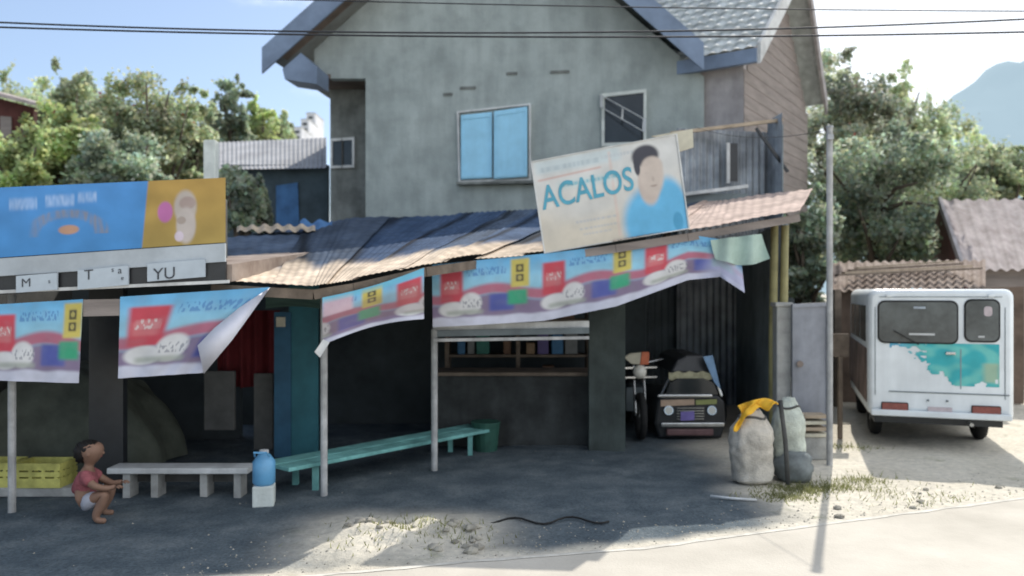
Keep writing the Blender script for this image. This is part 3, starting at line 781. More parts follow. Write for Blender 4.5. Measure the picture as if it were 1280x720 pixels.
mb.build('folded_corner', mat('white_vinyl_back', (.60,.60,.66), .6, .12, 4), b2, smooth=True, solid=.004)
tb = [(540,331),(600,325),(680,317),(770,306),(860,293),(900,299),(926,320)]
bb_ = [(541,409),(600,406),(680,401),(770,383),(860,350),(900,346),(931,366)]
def chain(pl, u):
    t = u*(len(pl)-1); i = min(len(pl)-2, int(t)); f_ = t-i
    return pl[i][0]+(pl[i+1][0]-pl[i][0])*f_, pl[i][1]+(pl[i+1][1]-pl[i][1])*f_
e0, e1 = XZ(540, 7.72), XZ(930, 8.3)
b3 = thing('product_banner', 'long printed banner of red and green goods hanging along the shop eave', 'banner', tuple(V(735,350,e0,e1)))
mb = MB(); mb.c = []
def b3f(u, v):
    x0, y0 = chain(tb, u); x1, y1 = chain(bb_, u)
    x, y = x0+(x1-x0)*v, y0+(y1-y0)*v
    wv = .05*math.sin(u*15)*v+.03*noise.noise(Vector((u*12, v*3, 1)))*v
    return V(x, y, e0, e1, .03+wv)
def b3c(u, v):
    x0, _ = chain(tb, u)
    c = banner_c((x0-540)/128.0, v)
    k = ss(.74, .86, u+.12*v-.05); c = mixc(c, (.42,.44,.60), k*.8*ss(.2,.5,v)); c = mixc(c, (.10,.22,.50), k*.6*(1-ss(.2,.5,v)))
    return c
mb.grid(b3f, 400, 60, b3c); mb.build('printed_sheet', M['attr'], b3, smooth=True)
h0, h1 = XZ(398, 6.47), XZ(532, 6.8)
b4 = thing('product_banner', 'short sagging printed banner hanging above the left steel post of the shop', 'banner', tuple(V(465,380,h0,h1)))
mb = MB(); mb.c = []
def b4f(u, v):
    x = 403+127*u; y0 = 372-38*u+4*math.sin(u*3); y1 = 430-30*u+7*math.sin(u*3.1+3)
    return V(x, y0+(y1-y0)*v, h0, h1, .04+.04*math.sin(u*9)*v)
def b4c(u, v):
    c = banner_c(.42+u*.9, v*.95)
    c = mixc(c, (.16,.10,.085), .45*ss(.15,.4,v)*(1-ss(.8,.88,v)))
    c = mixc(c, (.55,.38,.42), box_(u, v, 0, .30, .05, .42, .03)*.9)
    return mixc(c, (.15,.47,.58), box_(u, v, -.1, 1, -.1, .12, .04)*.6)
mb.grid(b4f, 160, 50, b4c); mb.build('printed_sheet', M['attr'], b4, smooth=True)
mb = MB(); mb.add([V(404,424,h0,h1,.05),V(412,428,h0,h1,.06),V(400,447,h0,h1,.07),V(393,440,h0,h1,.07)], [(0,1,2,3)]); mb.build('torn_strip', M['white'], b4, solid=.004)
mb = MB(); mb.grid(lambda u, v: V(888+66*u+8*v, 300-8*u+(24+12*math.sin(u*2.5))*v, e0, e1, .10)+Vector((0,.05*math.sin(u*14+v*2),0)), 30, 10)
tag(mb.build('hanging_cloth', M['cloth_pale'], smooth=True), 'pale aqua cloth hanging from the right end of the shop eave', 'cloth')
# green awning flap over the doorway left of the post
mb = MB(); mb.grid(lambda u, v: P(332+68*u, 362+24*v-3*math.sin(u*3.1), 6.8+.9*v), 20, 6)
tag(mb.build('awning_flap', mat('faded_green_tarp', (.09,.15,.12), .8, .35, 5), smooth=True), 'faded green flap under the rusty eave between the banners', 'awning')

# ------------------------------------------------------------------ tricycle in the garage
tk = thing('motor_tricycle', 'dark motor tricycle with chrome-trimmed sidecar parked inside the garage', 'tricycle', (2.2, 9.7, 0))
ZT = 9.6
def TP(px, py, dz=0): return P(px, py, ZT+dz)
mb = MB()
prof = [(824,548),(818,530),(822,500),(830,494),(898,494),(906,502),(908,530),(902,548)]
mb.prism([TP(*q) for q in prof], (0,1.2,0)); mb.build('sidecar_body', M['black'], tk, bevel=.03)
mb = MB(); mb.prism([TP(832,493), TP(838,478), TP(850,473), TP(880,473), TP(892,479), TP(898,493)], (0,.02,0)); mb.build('windscreen', M['glass'], tk)
for (x0,x1,y,t) in ((822,890,495,.035),(826,905,531,.05)):
    mb = MB(); mb.bar(TP(x0,y,-.05), TP(x1,y-.5,-.05), .05, t); mb.build('chrome_bar', M['chrome'], tk, bevel=.01)
mb = MB(); mb.prism([TP(826,500,-.015), TP(868,499,-.015), TP(868,506,-.015), TP(826,508,-.015)], (0,.012,0)); mb.build('stripe', mat('peach_trim', (.50,.36,.26), .5, .2, 8), tk)
mb = MB(); mb.prism([TP(870,500,-.015), TP(896,499,-.015), TP(896,505,-.015), TP(870,506,-.015)], (0,.012,0)); mb.build('stripe', mat('olive_trim', (.30,.32,.12), .5, .2, 8), tk)
mb = MB(); mb.prism([TP(851,515,-.045), TP(868,514,-.045), TP(868,525,-.045), TP(851,526,-.045)], (0,.015,0)); mb.build('plate', M['purple'], tk)
mb = MB(); mb.box(TP(862,540,-.04), (.56,.06,.08)); mb.build('bumper', mat('dull_red_bumper', (.16,.09,.09), .5, .3, 8), tk, bevel=.015)
mb = MB(); mb.prism([TP(838,466,.1), TP(846,449,.15), TP(858,444,.15), TP(878,444,.15), TP(889,452,.15), TP(896,466,.1)], (0,1.1,0)); mb.build('canopy', M['tarp_blue'] if 0 else M['black'], tk, bevel=.02)
for px in (826, 902):
    mb = MB(); mb.tube([TP(px,495,.05), TP(px+(14 if px < 860 else -10),466,.1)], .018, 8); mb.build('canopy_post', M['chrome'], tk)
mb = MB()
mb.grid(lambda u, v: TP(836+58*u, 465+9*v+1.2*math.sin(u*24), .02), 30, 3); mb.build('fringe', mat('yellowish_trim', (.38,.36,.24), .8, .4, 18), tk)
mb = MB(); mb.prism([TP(879,446), TP(891,444), TP(901,487), TP(893,478)], (0,.02,0)); mb.build('blue_panel', mat('pale_blue_panel', (.22,.36,.55), .5, .2, 8), tk)
for px in (836, 890):
    mb = MB(); mb.tube([TP(px,513,-.05), TP(px,513,.02)], .055, 14); hl_ = mb.build('headlamp', M['chrome'], tk)
    mb = MB(); mb.tube([TP(px,513,-.06), TP(px,513,-.05)], .045, 14); mb.build('lens', M['lamp_glass'], hl_)
for i in range(5):
    mb = MB(); mb.bar(TP(846,510+3.4*i,-.02), TP(880,510+3.4*i,-.02), .02, .010); mb.build('grille_bar', M['chrome'], tk)
# sidecar wheel + motorcycle on its left
def wheel(c, r, w_, parent, ax='x'):
    mb = MB(); N = 20
    ring = [Vector((c[0], c[1]+math.cos(2*math.pi*i/N)*r, c[2]+math.sin(2*math.pi*i/N)*r)) for i in range(N+1)]
    mb.tube(ring, w_, 8, caps=False); ty = mb.build('tyre', M['rubber'], parent, smooth=True)
    hb = MB(); hb.tube([(c[0]-w_*.7, c[1], c[2]), (c[0]+w_*.7, c[1], c[2])], r*.22, 10)
    for i in range(10):
        a_ = 2*math.pi*i/10; hb.tube([c, (c[0], c[1]+math.cos(a_)*r*.92, c[2]+math.sin(a_)*r*.92)], .006, 4)
    hb.build('hub', M['chrome'], ty)
mx_ = TP(800,500).x
wheel((2.72, 10.5, .24), .21, .045, tk)
wheel((mx_, 9.55, .28), .24, .045, tk); wheel((mx_, 10.8, .28), .24, .05, tk)
mb = MB(); 
for sx_ in (-.06,.06): mb.tube([(mx_+sx_, 9.55, .28), (mx_+sx_, 9.75, .86)], .018, 8)
mb.build('fork', M['chrome'], tk)
mb = MB(); mb.tube([(mx_-.32,9.88,.93),(mx_-.12,9.76,.90),(mx_+.12,9.76,.90),(mx_+.32,9.88,.93)], .013, 8); mb.build('handlebar', M['chrome'], tk)
mb = MB(); mb.blob((mx_, 9.62, .80), (.085,.07,.085), amp=0); mb.build('headlamp', M['lamp_glass'], tk, smooth=True)
mb = MB(); mb.prism([TP(787,442), TP(806,440), TP(806,456), TP(789,455), TP(780,447)], (0,.05,0)); mb.build('visor', M['cream_board'], tk, bevel=.01)
mb = MB(); mb.prism([TP(802,440,-.01), TP(812,440,-.01), TP(811,456,-.01), TP(800,456,-.01)], (0,.05,0)); mb.build('visor_badge', M['orange'], tk, bevel=.01)
mb = MB(); mb.blob((mx_, 10.1, .74), (.13,.26,.12), amp=.03, e=.8); mb.build('fuel_tank', M['black'], tk, smooth=True)
mb = MB(); mb.box((mx_, 10.6, .72), (.24,.65,.09)); mb.build('seat', M['rubber'], tk, bevel=.03)
mb = MB(); mb.box((mx_, 10.2, .42), (.22,.42,.30)); mb.tube([(mx_+.1,10.2,.3),(.9+mx_,10.2,.3)], .02, 8); mb.build('engine', M['galv_dark'], tk, bevel=.03)
for y_ in (459, 471):
    mb = MB(); mb.bar(TP(781,y_+1,.05), TP(821,y_,.05), .02, .02); mb.build('crash_bar', M['chrome'], tk)

# ------------------------------------------------------------------ shelves and goods in the counter bay
sh = thing('goods_shelf', 'dim wooden shelving with goods behind the shop counter', 'shelf', (XZ(645,10.3).x, 10.3, 0))
x0, x1 = XZ(560,10.3).x, XZ(735,10.3).x
for z in (.5, .95, 1.4):
    MB().box(((x0+x1)/2, 10.3, z), (x1-x0,.35,.03)).build('shelf_board', M['wood'], sh)
for x in (x0, (x0+x1)/2, x1):
    MB().box((x, 10.3, .78), (.05,.37,1.56)).build('upright', M['wood'], sh)
gm = [mat('goods_'+n_, c, .6, .2, 10) for n_, c in (('tan',(.22,.15,.09)),('violet',(.10,.08,.20)),('blue',(.05,.15,.28)),('grey',(.16,.17,.17)),('green',(.04,.16,.13)),('brown',(.14,.08,.05)))]
k = 0
for z in (.52, .97, 1.42):
    x = x0+.12
    while x < x1-.15:
        wd = rnd.uniform(.09,.2); ht = rnd.uniform(.14,.30)
        if abs(x+wd/2-(x0+x1)/2) > wd/2+.04 and rnd.random() < .9:
            mb = MB(); mb.box((x+wd/2, 10.28, z+ht/2), (wd*.9,.22,ht), rnd.uniform(-.1,.1))
            o = mb.build('goods_box', gm[k%6], bevel=.008); tag(o, 'small box of goods on the dim shelves behind the shop counter', 'box', 'boxes of goods on the dim shop shelves'); k += 1
        x += wd+.02
ct = thing('shop_counter', 'dark wooden counter in front of the dim goods shelves', 'counter', (XZ(640,9.4).x, 9.4, 0))
MB().box((XZ(640,9.4).x, 9.4, .40), (1.75,.5,.8)).build('counter_body', mat('dark_counter', (.045,.05,.05), .8, .4, 4, streak=.4), ct)
MB().box((XZ(640,9.4).x, 9.38, .825), (1.85,.6,.04)).build('counter_top', M['wood'], ct, bevel=.008)
mb = MB(); mb.tube([(XZ(607,8.9).x,8.9,0),(XZ(607,8.9).x,8.9,.30)], [.13,.16], 16); mb.tube([(XZ(607,8.9).x,8.9,.30),(XZ(607,8.9).x,8.9,.32)], .165, 16)
tag(mb.build('plastic_bin', M['green_bin']), 'dull green plastic bin at the far end of the turquoise bench', 'bin')

# ------------------------------------------------------------------ benches, crates, jug and child
tbch = thing('turquoise_bench', 'long turquoise plank bench running back into the shop', 'bench', (-1.2, 7.8, 0))
p0, p1 = Vector((-2.06, 6.95, .24)), Vector((-.36, 8.95, .24)); dv = (p1-p0).normalized(); sd_ = Vector((-dv.y, dv.x, 0))
for k in (-1, 1):
    mb = MB(); mb.bar(p0+sd_*.11*k, p1+sd_*.11*k+dv*.03*k, .205, .035); mb.build('seat_plank', M['teal_light'], tbch, bevel=.006)
for t in (.12, .88):
    for k in (-.15, .15):
        q = p0.lerp(p1, t)+sd_*k; MB().box((q.x, q.y, .11), (.05,.05,.22)).build('leg', M['teal_light'], tbch)
wb = thing('white_bench', 'low whitewashed bench in front of the dark stall', 'bench', (-2.85, 6.9, 0))
MB().box((XZ(225,6.85).x, 6.9, .235), (1.20,.22,.05)).build('seat', M['white'], wb, bevel=.008)
for px in (160, 195, 256, 298):
    MB().box((XZ(px,6.85).x, 6.9, .105), (.06,.16,.21)).build('leg', M['concrete'], wb)
MB().box((XZ(225,6.85).x, 6.97, .14), (1.05,.02,.07)).build('stretcher', M['wood_dark'], wb)
pf = MB(); pf.box((XZ(45,6.9).x, 7.05, .04), (.85,.4,.08)); tag(pf.build('low_platform', M['concrete'], bevel=.01), 'low concrete plinth under the yellow crates', 'plinth')
def crate(x, y, label):
    c = thing('plastic_crate', label, 'crate', (x, y, .08), group='yellow crates on the low plinth')
    mb = MB(); w_, d_, h_ = .40, .28, .21
    mb.box((0,0,.01), (w_,d_,.02)); mb.build('base', M['crate'], c, local=True)
    for sx_, sy_, ww, dd in ((0,-1,w_,.015),(0,1,w_,.015),(-1,0,.015,d_-.03),(1,0,.015,d_-.03)):
        mb = MB()
        for zz, hh in ((.05,.06),(.115,.04),(.18,.06)): mb.box((sx_*(w_/2-.0075), sy_*(d_/2-.0075), zz), (ww,dd,hh))
        for t in (-.42,-.14,.14,.42):
            mb.box((sx_*(w_/2-.0075)+(t*w_*.98 if sy_ else 0), sy_*(d_/2-.0075)+(t*d_*.9 if sx_ else 0), .115), (.03 if sy_ else .012,.03 if sx_ else .012,.17))
        mb.build('slatted_side', M['crate'], c, local=True)
    return c
crate(XZ(55,6.95).x, 6.98, 'yellow slatted crate nearest the child in red')
crate(XZ(-10,6.95).x, 7.0, 'yellow slatted crate cut off by the left edge of the view')
mb = MB()
mb.grid(lambda u, v: (XZ(-30+225*u, 7.9).x+.12*noise.noise(Vector((u*5,v*4,1))), 7.55+1.1*v, .03+(.93*math.sin(math.pi*min(1,.12+u*.88))**.55*min(1, v*3)**.6)*(1+.12*noise.noise(Vector((u*7,v*6,2))))), 50, 24)
tag(mb.build('covered_heap', M['tarp_olive'], smooth=True), 'heap of stock covered with an olive tarpaulin behind the yellow crates', 'heap')
jg = thing('water_jug', 'blue plastic water jug standing on a concrete block by the white bench', 'jug', (XZ(330,6.6).x, 6.6, .17))
x = XZ(330,6.6).x
mb = MB(); mb.tube([(x,6.6,.17),(x,6.6,.19),(x,6.6,.36),(x,6.6,.41),(x,6.6,.43)], [.075,.092,.092,.055,.035], 16); mb.build('body', M['jug'], jg, smooth=True)
mb = MB(); mb.tube([(x,6.6,.43),(x,6.6,.455)], .038, 12); mb.build('cap', M['white'], jg)
mb = MB(); mb.tube([(x-.06,6.55,.41),(x-.05,6.5,.45),(x+.05,6.5,.45),(x+.06,6.55,.41)], .009, 6); mb.build('handle', M['jug'], jg)
mb = MB(); mb.box((x,6.6,.085), (.17,.17,.17), .2); tag(mb.build('concrete_block', M['concrete_pale'], bevel=.01), 'pale concrete block under the blue water jug', 'block')

def skin_fig(name, pts, edges, radii, m, parent, root=0, sub=2):
    me = bpy.data.meshes.new(name); me.from_pydata([tuple(p) for p in pts], edges, []); me.update()
    o = bpy.data.objects.new(name, me); col.objects.link(o); o.parent = parent
    md = o.modifiers.new('Skin', 'SKIN'); md.use_smooth_shade = True
    if not me.skin_vertices: 
        bm = bmesh.new(); bm.from_mesh(me); bm.verts.layers.skin.verify(); bm.to_mesh(me); bm.free()
    for i, r in enumerate(radii):
        r = (r, r) if not isinstance(r, tuple) else r
        me.skin_vertices[0].data[i].radius = r; me.skin_vertices[0].data[i].use_root = (i == root)
    sm = o.modifiers.new('Subsurf', 'SUBSURF'); sm.levels = sub; sm.render_levels = sub
    me.materials.append(m)
    return o
cx, cy = XZ(108,6.15).x, 6.15
ch = thing('person', 'small child in a faded red shirt squatting at the end of the white bench', 'person', (cx, cy, 0), R(14))
pts = [(-.02,0,.17),(-.01,0,.27),(.01,0,.36),(.015,0,.405),(.02,0,.435),                        # pelvis..neck
       (.0,-.085,.36),(.09,-.15,.29),(.17,-.125,.262),(.235,-.10,.272),                             # arm toward camera side
       (.0,.085,.36),(.10,.12,.28),(.17,.085,.255),(.245,.075,.270),                                # other arm
       (.0,-.07,.15),(.17,-.11,.23),(.09,-.11,.06),(.10,-.115,.025),(.17,-.125,.018),            # leg
       (.0,.07,.15),(.17,.11,.23),(.09,.11,.06),(.10,.115,.025),(.17,.125,.018),
       (.03,0,.465),(.035,0,.525),(.03,0,.585),(.03,0,.60)]
ed = [(0,1),(1,2),(2,3),(3,4),(2,5),(5,6),(6,7),(7,8),(2,9),(9,10),(10,11),(11,12),(0,13),(13,14),(14,15),(15,16),(16,17),(0,18),(18,19),(19,20),(20,21),(21,22),(4,23),(23,24),(24,25),(25,26)]
rr = [.085,.085,.075,.04,.034,.038,.030,.023,.018,.038,.030,.023,.018,.06,.048,.034,.028,.022,.06,.048,.034,.028,.022,.062,.108,.088,.05]
skin_fig('body', pts, ed, rr, M['skin'], ch)
skin_fig('shirt', [(-.02,0,.19),(-.01,0,.27),(.01,0,.36),(.012,0,.395),(.0,-.085,.36),(.07,-.135,.305),(.0,.085,.36),(.075,.11,.30)],
         [(0,1),(1,2),(2,3),(2,4),(4,5),(2,6),(6,7)], [.105,.10,.09,.055,.052,.047,.052,.047], M['red_shirt'], ch)
skin_fig('shorts', [(-.015,0,.225),(-.02,0,.165),(.01,-.065,.155),(.12,-.098,.20),(.01,.065,.155),(.12,.098,.20)], [(0,1),(1,2),(2,3),(1,4),(4,5)], [.10,.105,.075,.064,.075,.064], M['shorts'], ch)
mb = MB(); mb.blob((.012,0,.555), (.082,.083,.062), 26, 18, amp=.30, seed=2, freq=7); mb.blob((-.03,0,.525), (.058,.075,.075), 22, 16, amp=.30, seed=3, freq=7); mb.build('hair', M['hair'], ch, local=True, smooth=True)
mb = MB()
for s_ in (-1, 1): mb.blob((.105, s_*.03, .535), (.012,.013,.009), 8, 6, 0)
mb.build('eyes', M['black'], ch, local=True, smooth=True)
mb = MB(); mb.blob((.115,0,.515), (.014,.012,.014), 8, 6, 0); mb.build('nose', M['skin'], ch, local=True, smooth=True)
mb = MB(); mb.blob((.103,0,.49), (.012,.024,.006), 8, 6, 0); mb.build('mouth', mat('lips', (.25,.09,.08), .6), ch, local=True, smooth=True)
for s_ in (-1, 1):
    mb = MB(); mb.blob((.03, s_*.082, .525), (.018,.010,.024), 8, 6, 0); mb.build('ear', M['skin'], ch, local=True, smooth=True)
for (hx, hy, hz_) in ((.238,-.10,.274), (.248,.075,.272)):
    mb = MB()
    for i in range(4):
        o_ = -.018+.012*i; ln = (.038,.045,.042,.034)[i]
        mb.tube([(hx, hy+o_, hz_), (hx+ln*.6, hy+o_*1.15, hz_-.002), (hx+ln, hy+o_*1.2, hz_-.014)], [.0062,.0058,.0045], 6)
    mb.tube([(hx-.01, hy-.016, hz_), (hx+.012, hy-.034, hz_-.004), (hx+.024, hy-.038, hz_-.012)], [.007,.006,.0045], 6)
    mb.build('hand', M['skin'], ch, local=True, smooth=True)

# ------------------------------------------------------------------ sacks, gate panel, pole, planks
Zs = 7.45
def sack(px0, px1, yt, yb, label, m_, seed, yaw=0):
    Z = F*H/(yb-HY); x = XZ((px0+px1)/2, Z).x; w_ = (px1-px0)/F*Z/2; h_ = (yb-yt)/F*Z
    o = thing('woven_sack', label, 'sack', (x, Z, 0), yaw, 'full sacks beside the gate')
    mb = MB(); nu, nv = 44, 36
    def fn(u, v):
        a_ = 2*math.pi*u; e = .72
        sg_ = lambda q: (1 if q >= 0 else -1)*abs(q)**e
        prof = (min(1, v*9+.55))*(1-.10*math.cos(v*3.0)*0)*(1 if v < .72 else 1-.62*((v-.72)/.28)**1.2)*(.93+.09*math.sin(v*3.1))
        k_ = 1+.035*noise.noise(Vector((math.cos(a_)*5, math.sin(a_)*5, v*9+seed*3)))+.025*math.sin(v*34+4*noise.noise(Vector((math.cos(a_)*2, math.sin(a_)*2, v*2+seed))))*(1-abs(2*v-1))+.10*noise.noise(Vector((math.cos(a_)*1.6, math.sin(a_)*1.6, v*3+seed)))+.03*math.sin(a_*9+seed+v*5)*v
        return (sg_(math.cos(a_))*w_*prof*k_+.05*w_*noise.noise(Vector((v*3, seed, 0))), sg_(math.sin(a_))*w_*.75*prof*k_, h_*v*(1+.02*math.sin(a_*3+seed)))
    mb.grid(fn, nu, nv)
    mb.add([fn(i/nu, 1) for i in range(nu)], [tuple(range(nu))])
    mb.build('bag', m_, o, local=True, smooth=True)
    mb = MB(); mb.tube([fn(i/20, .90) for i in range(21)], .012, 6, caps=False); mb.build('tie', M['wood_dark'], o, local=True)
    return o
sack(914, 965, 512, 604, 'beige woven sack with the yellow cloth on top', M['sack'], 1, .1)
sack(966, 1006, 498, 598, 'greenish white woven sack against the grey gate panel', M['sack_green'], 4, -.15)
Z = F*H/(604-HY)
mb = MB()
def yc(u, v):
    px = 922+46*u+5*math.sin(v*5+u*3); y = 507+3*math.sin(u*19)*v-9*math.sin(u*2.6)+ (6+26*(1-u)**1.5+3*math.sin(u*11))*v
    return P(px, y, Z-.16+.10*(1-v)+.03*math.sin(u*13)+.03*noise.noise(Vector((u*5, v*4, 0))))
mb.grid(yc, 30, 12)
tag(mb.build('yellow_cloth', M['yellow_cloth'], smooth=True, solid=.008), 'bright yellow cloth draped over the top of the beige sack', 'cloth')
mb = MB(); mb.blob(G(986,597)+Vector((0,-.12,.13)), (.19,.15,.16), 18, 12, .25, 3, 2.2)
tag(mb.build('plastic_bag', M['bag_grey'], smooth=True), 'dark grey plastic bag at the foot of the greenish sack', 'bag')
mb = MB(); q = P(969,500,7.55); mb.tube([(q.x,7.2,.02),(q.x+.01,7.3,.4),(q.x-.01,7.38,q.z+.02)], .022, 8)
tag(mb.build('wooden_stick', M['wood_dark'], smooth=True), 'dark stick standing between the two woven sacks', 'stick')

gp = thing('yard_gate', 'plain grey steel gate panel beside the steel pole', 'gate', (XZ(1010,8.7).x, 8.7, 0))
Zg = 8.7
def GP(px, py, o=0): return P(px, py, Zg+o)
mb = MB(); mb.prism([zd(GP(990,380),.08), GP(990,380), GP(1034,378), zd(GP(1034,378),.08)], (0,.03,0)); mb.build('sheet', M['gate'], gp, bevel=.004)
mb = MB(); frame(mb, [zd(GP(990,380),.08), GP(990,380), GP(1034,378), zd(GP(1034,378),.08)], .03, .02, n=Vector((0,1,0))); mb.build('rim', M['gate'], gp)
mb = MB(); mb.tube([GP(1000,455,-.035), GP(1000,455,.0)], .035, 12); mb.build('latch', M['rust'], gp)
cp = thing('gate_post', 'worn concrete gate post left of the grey gate panel', 'post', (XZ(976,8.85).x, 8.85, 0))
MB().box((XZ(977,8.85).x, 8.85, .80), (.16,.16,1.6)).build('shaft', M['concrete'], cp, bevel=.015)
mb = MB(); mb.box((XZ(977,8.85).x, 8.85, 1.62), (.20,.20,.05)); mb.build('cap', M['concrete'], cp, bevel=.015)
for i, nm in enumerate(('bottom', 'second from bottom', 'third from bottom', 'topmost')):
    z = .26+.065*i
    mb = MB(); mb.box((XZ(1016,8.45).x+.02*rnd.uniform(-1,1), 8.45, z), (.26,.20,.035), rnd.uniform(-.08,.08))
    tag(mb.build('short_plank', M['wood_pale'] if i%2 else M['cream_board'], bevel=.004), 'short pale plank, %s of the stack before the gate panel' % nm, 'plank', 'short planks stacked before the gate')
mb = MB(); mb.box((XZ(1016,8.45).x, 8.47, .12), (.26,.2,.24)); tag(mb.build('concrete_block', M['concrete'], bevel=.012), 'grey concrete block carrying the stack of short planks', 'block')
pl = thing('steel_pole', 'slim grey steel pole standing between the gate panel and the van', 'pole', tuple(G(1037,582)))
q = P(1037,160,G(1037,582).y)
MB().tube([(q.x,q.y,0),(q.x,q.y,q.z)], .031, 12).build('shaft', M['post'], pl, smooth=False)
MB().tube([(q.x,q.y,q.z),(q.x,q.y,q.z+.02)], .037, 12).build('cap', M['steel'], pl)
MB().box((q.x-.01,q.y-.03,q.z-.1), (.06,.05,.05)).build('bracket', M['steel'], pl)
# right end of the yard: low fence piece behind the pole
fb = MB(); fb.box((XZ(1048,9.6).x, 9.6, 1.12), (.24,.05,.28)); fb.box((XZ(1050,9.6).x, 9.6, .5), (.05,.05,1.0))
tag(fb.build('meter_board', M['wood'], bevel=.006), 'small wooden board on a stake behind the steel pole', 'board')

# ------------------------------------------------------------------ van
vn = thing('parked_van', 'white boxy minivan seen from behind with teal splash graphic', 'van', (4.755, 8.9, 0), R(-19.1))
Wd, zb, zt_, Ln = 1.46, .37, 1.79, 3.4
# rounded box body: loft of rounded rectangles along y
def rrect(w, z0, z1, r, n=5):
    o = []
    for cx_, cz_, a0 in ((w/2-r, z0+r*.5, -90), (w/2-r, z1-r, 0), (-w/2+r, z1-r, 90), (-w/2+r, z0+r*.5, 180)):
        rr_ = r if cz_ > z0+r else r*.5
        xx = (w/2-rr_)*(1 if cx_ > 0 else -1)
        for i in range(n+1):
            a_ = R(a0+90*i/n); o.append((xx+math.cos(a_)*rr_, cz_+math.sin(a_)*rr_))
    return o
mb = MB(); secs = [(0,.93,.46,1.74,.06),(.02,.97,.40,1.775,.08),(.06,1,.37,zt_,.09),(2.6,1,.37,zt_+.01,.09),(2.9,.98,.37,1.68,.10),(3.25,.95,.37,1.10,.08),(3.4,.90,.42,.95,.08)]
rings = []
for y_, sc_, z0, z1, r_ in secs:
    ring = [(x_, y_, z_) for x_, z_ in rrect(Wd*sc_, z0, z1, r_)]; rings.append(len(mb.v)); mb.v += [Vector(p) for p in ring]; nr = len(ring)
for i in range(len(secs)-1):
    for k in range(nr): mb.f.append((rings[i]+k, rings[i]+(k+1)%nr, rings[i+1]+(k+1)%nr, rings[i+1]+k))
mb.f.append(tuple(rings[0]+k for k in range(nr-1,-1,-1))); mb.f.append(tuple(rings[-1]+k for k in range(nr)))
body = mb.build('body', M['van_white'], vn, local=True)
for p_ in body.data.polygons:
    p_.use_smooth = len(p_.vertices) == 4
def vx(px): return (px-1176.5)/183*1.45
def vz(py): return zb+(520-py)/158*(zt_-zb)
def rquad(x0, x1, z0, z1, r, y, d, n=5):
    o = []
    for cx_, cz_, a0 in ((x1-r,z0+r,-90),(x1-r,z1-r,0),(x0+r,z1-r,90),(x0+r,z0+r,180)):
        for i in range(n+1):
            a_ = R(a0+90*i/n); o.append((cx_+math.cos(a_)*r, y, cz_+math.sin(a_)*r))
    return MB().prism(o, (0,d,0))
for (px0,px1,py0,py1) in ((1099,1198,378,428),(1209,1249,376,425)):
    rb = rquad(vx(px0-2), vx(px1+2), vz(py1+2), vz(py0-2), .075, -.010, .02).build('rear_window', M['rubber'], vn, local=True)
    rquad(vx(px0), vx(px1), vz(py1), vz(py0), .065, -.016, .01).build('pane', M['pane'], rb, local=True)
MB().box((vx(1154), -.019, vz(418)), (.26,.004,.022)).build('window_sticker', M['white'], vn, local=True)
MB().box((vx(1151), -.019, vz(385)), (.12,.004,.025)).build('window_sticker', M['letter_grey'], vn, local=True)
MB().box((vx(1228), -.019, vz(420)), (.06,.004,.02)).build('window_sticker', M['white'], vn, local=True)
rquad(vx(1231), vx(1241), vz(395), vz(383), .03, -.020, .004).build('window_sticker', M['plate'], vn, local=True)
# splash graphic
mb = MB(); mb.c = []
x0, x1, z1, z0 = vx(1113), vx(1250), vz(429), vz(481)
NU, NV = 110, 50
def gcol(u, v):
    n_ = noise.noise(Vector((u*7, v*4, 2)))
    c = mixc((.05,.42,.45), (.16,.55,.50), ss(-.2,.4,n_)); c = mixc(c, (.13,.42,.66), ss(.35,.0,u)*.8)
    return mixc(c, (.42,.52,.34), box_(u, v, .86, 1.0, .45, .9, .04)*.8)
keep = {}
for j in range(NV):
    for i in range(NU):
        u, v = (i+.5)/NU, (j+.5)/NV
        lim = .10+.95*ss(.05, .72, u)*(1 if u < .82 else 1)
        if u > .80: lim = 1.05-(u-.80)*.5
        n_ = .30*noise.noise(Vector((u*9, v*7, 7)))+.22*noise.noise(Vector((u*28, v*16, 3)))
        hole = noise.noise(Vector((u*11, v*9, 21)))
        if v < lim+n_*(.3+.7*lim) and not (u < .35 and hole > .12):
            ids = []
            for di, dj in ((0,0),(1,0),(1,1),(0,1)):
                kk = (i+di, j+dj)
                if kk not in keep:
                    keep[kk] = len(mb.v); uu, vv = kk[0]/NU, kk[1]/NV
                    mb.v.append(Vector((x0+(x1-x0)*uu, -.0045, z1+(z0-z1)*vv))); mb.c.append(gcol(uu, vv))
                ids.append(keep[kk])
            mb.f.append(tuple(ids))
mb.build('splash_graphic', M['attr'], vn, local=True)
MB().box((vx(1187), -.004, vz(490.5)), (1.19,.008,.012)).build('door_seam', M['galv_dark'], vn, local=True)
MB().box((vx(1203), -.004, vz(460)), (.010,.006,.44)).build('door_seam', M['galv'], vn, local=True)
MB().box((vx(1190), -.022, vz(441)), (.10,.03,.035)).build('door_handle', M['chrome'], vn, local=True, bevel=.008)
for (px0, px1) in ((1103,1136),(1217,1251)):
    b_ = rquad(vx(px0-1), vx(px1+1), vz(519), vz(504), .015, -.012, .015).build('tail_light', M['rubber'], vn, local=True)
    rquad(vx(px0), vx(px1), vz(518), vz(505), .012, -.022, .012).build('lens', M['tail'], b_, local=True)
MB().box((vx(1177), -.006, vz(513)), (.24,.012,.09)).build('number_plate', M['plate'], vn, local=True)
for px in (1162, 1186): MB().tube([(vx(px),-.02,vz(500)),(vx(px),0,vz(500))], .012, 8).build('plate_lamp', M['galv_dark'], vn, local=True)
mb = MB(); mb.bar((vx(1150),-.03,vz(431)), (vx(1118),-.03,vz(414)), .012, .012); mb.build('wiper', M['rubber'], vn, local=True)
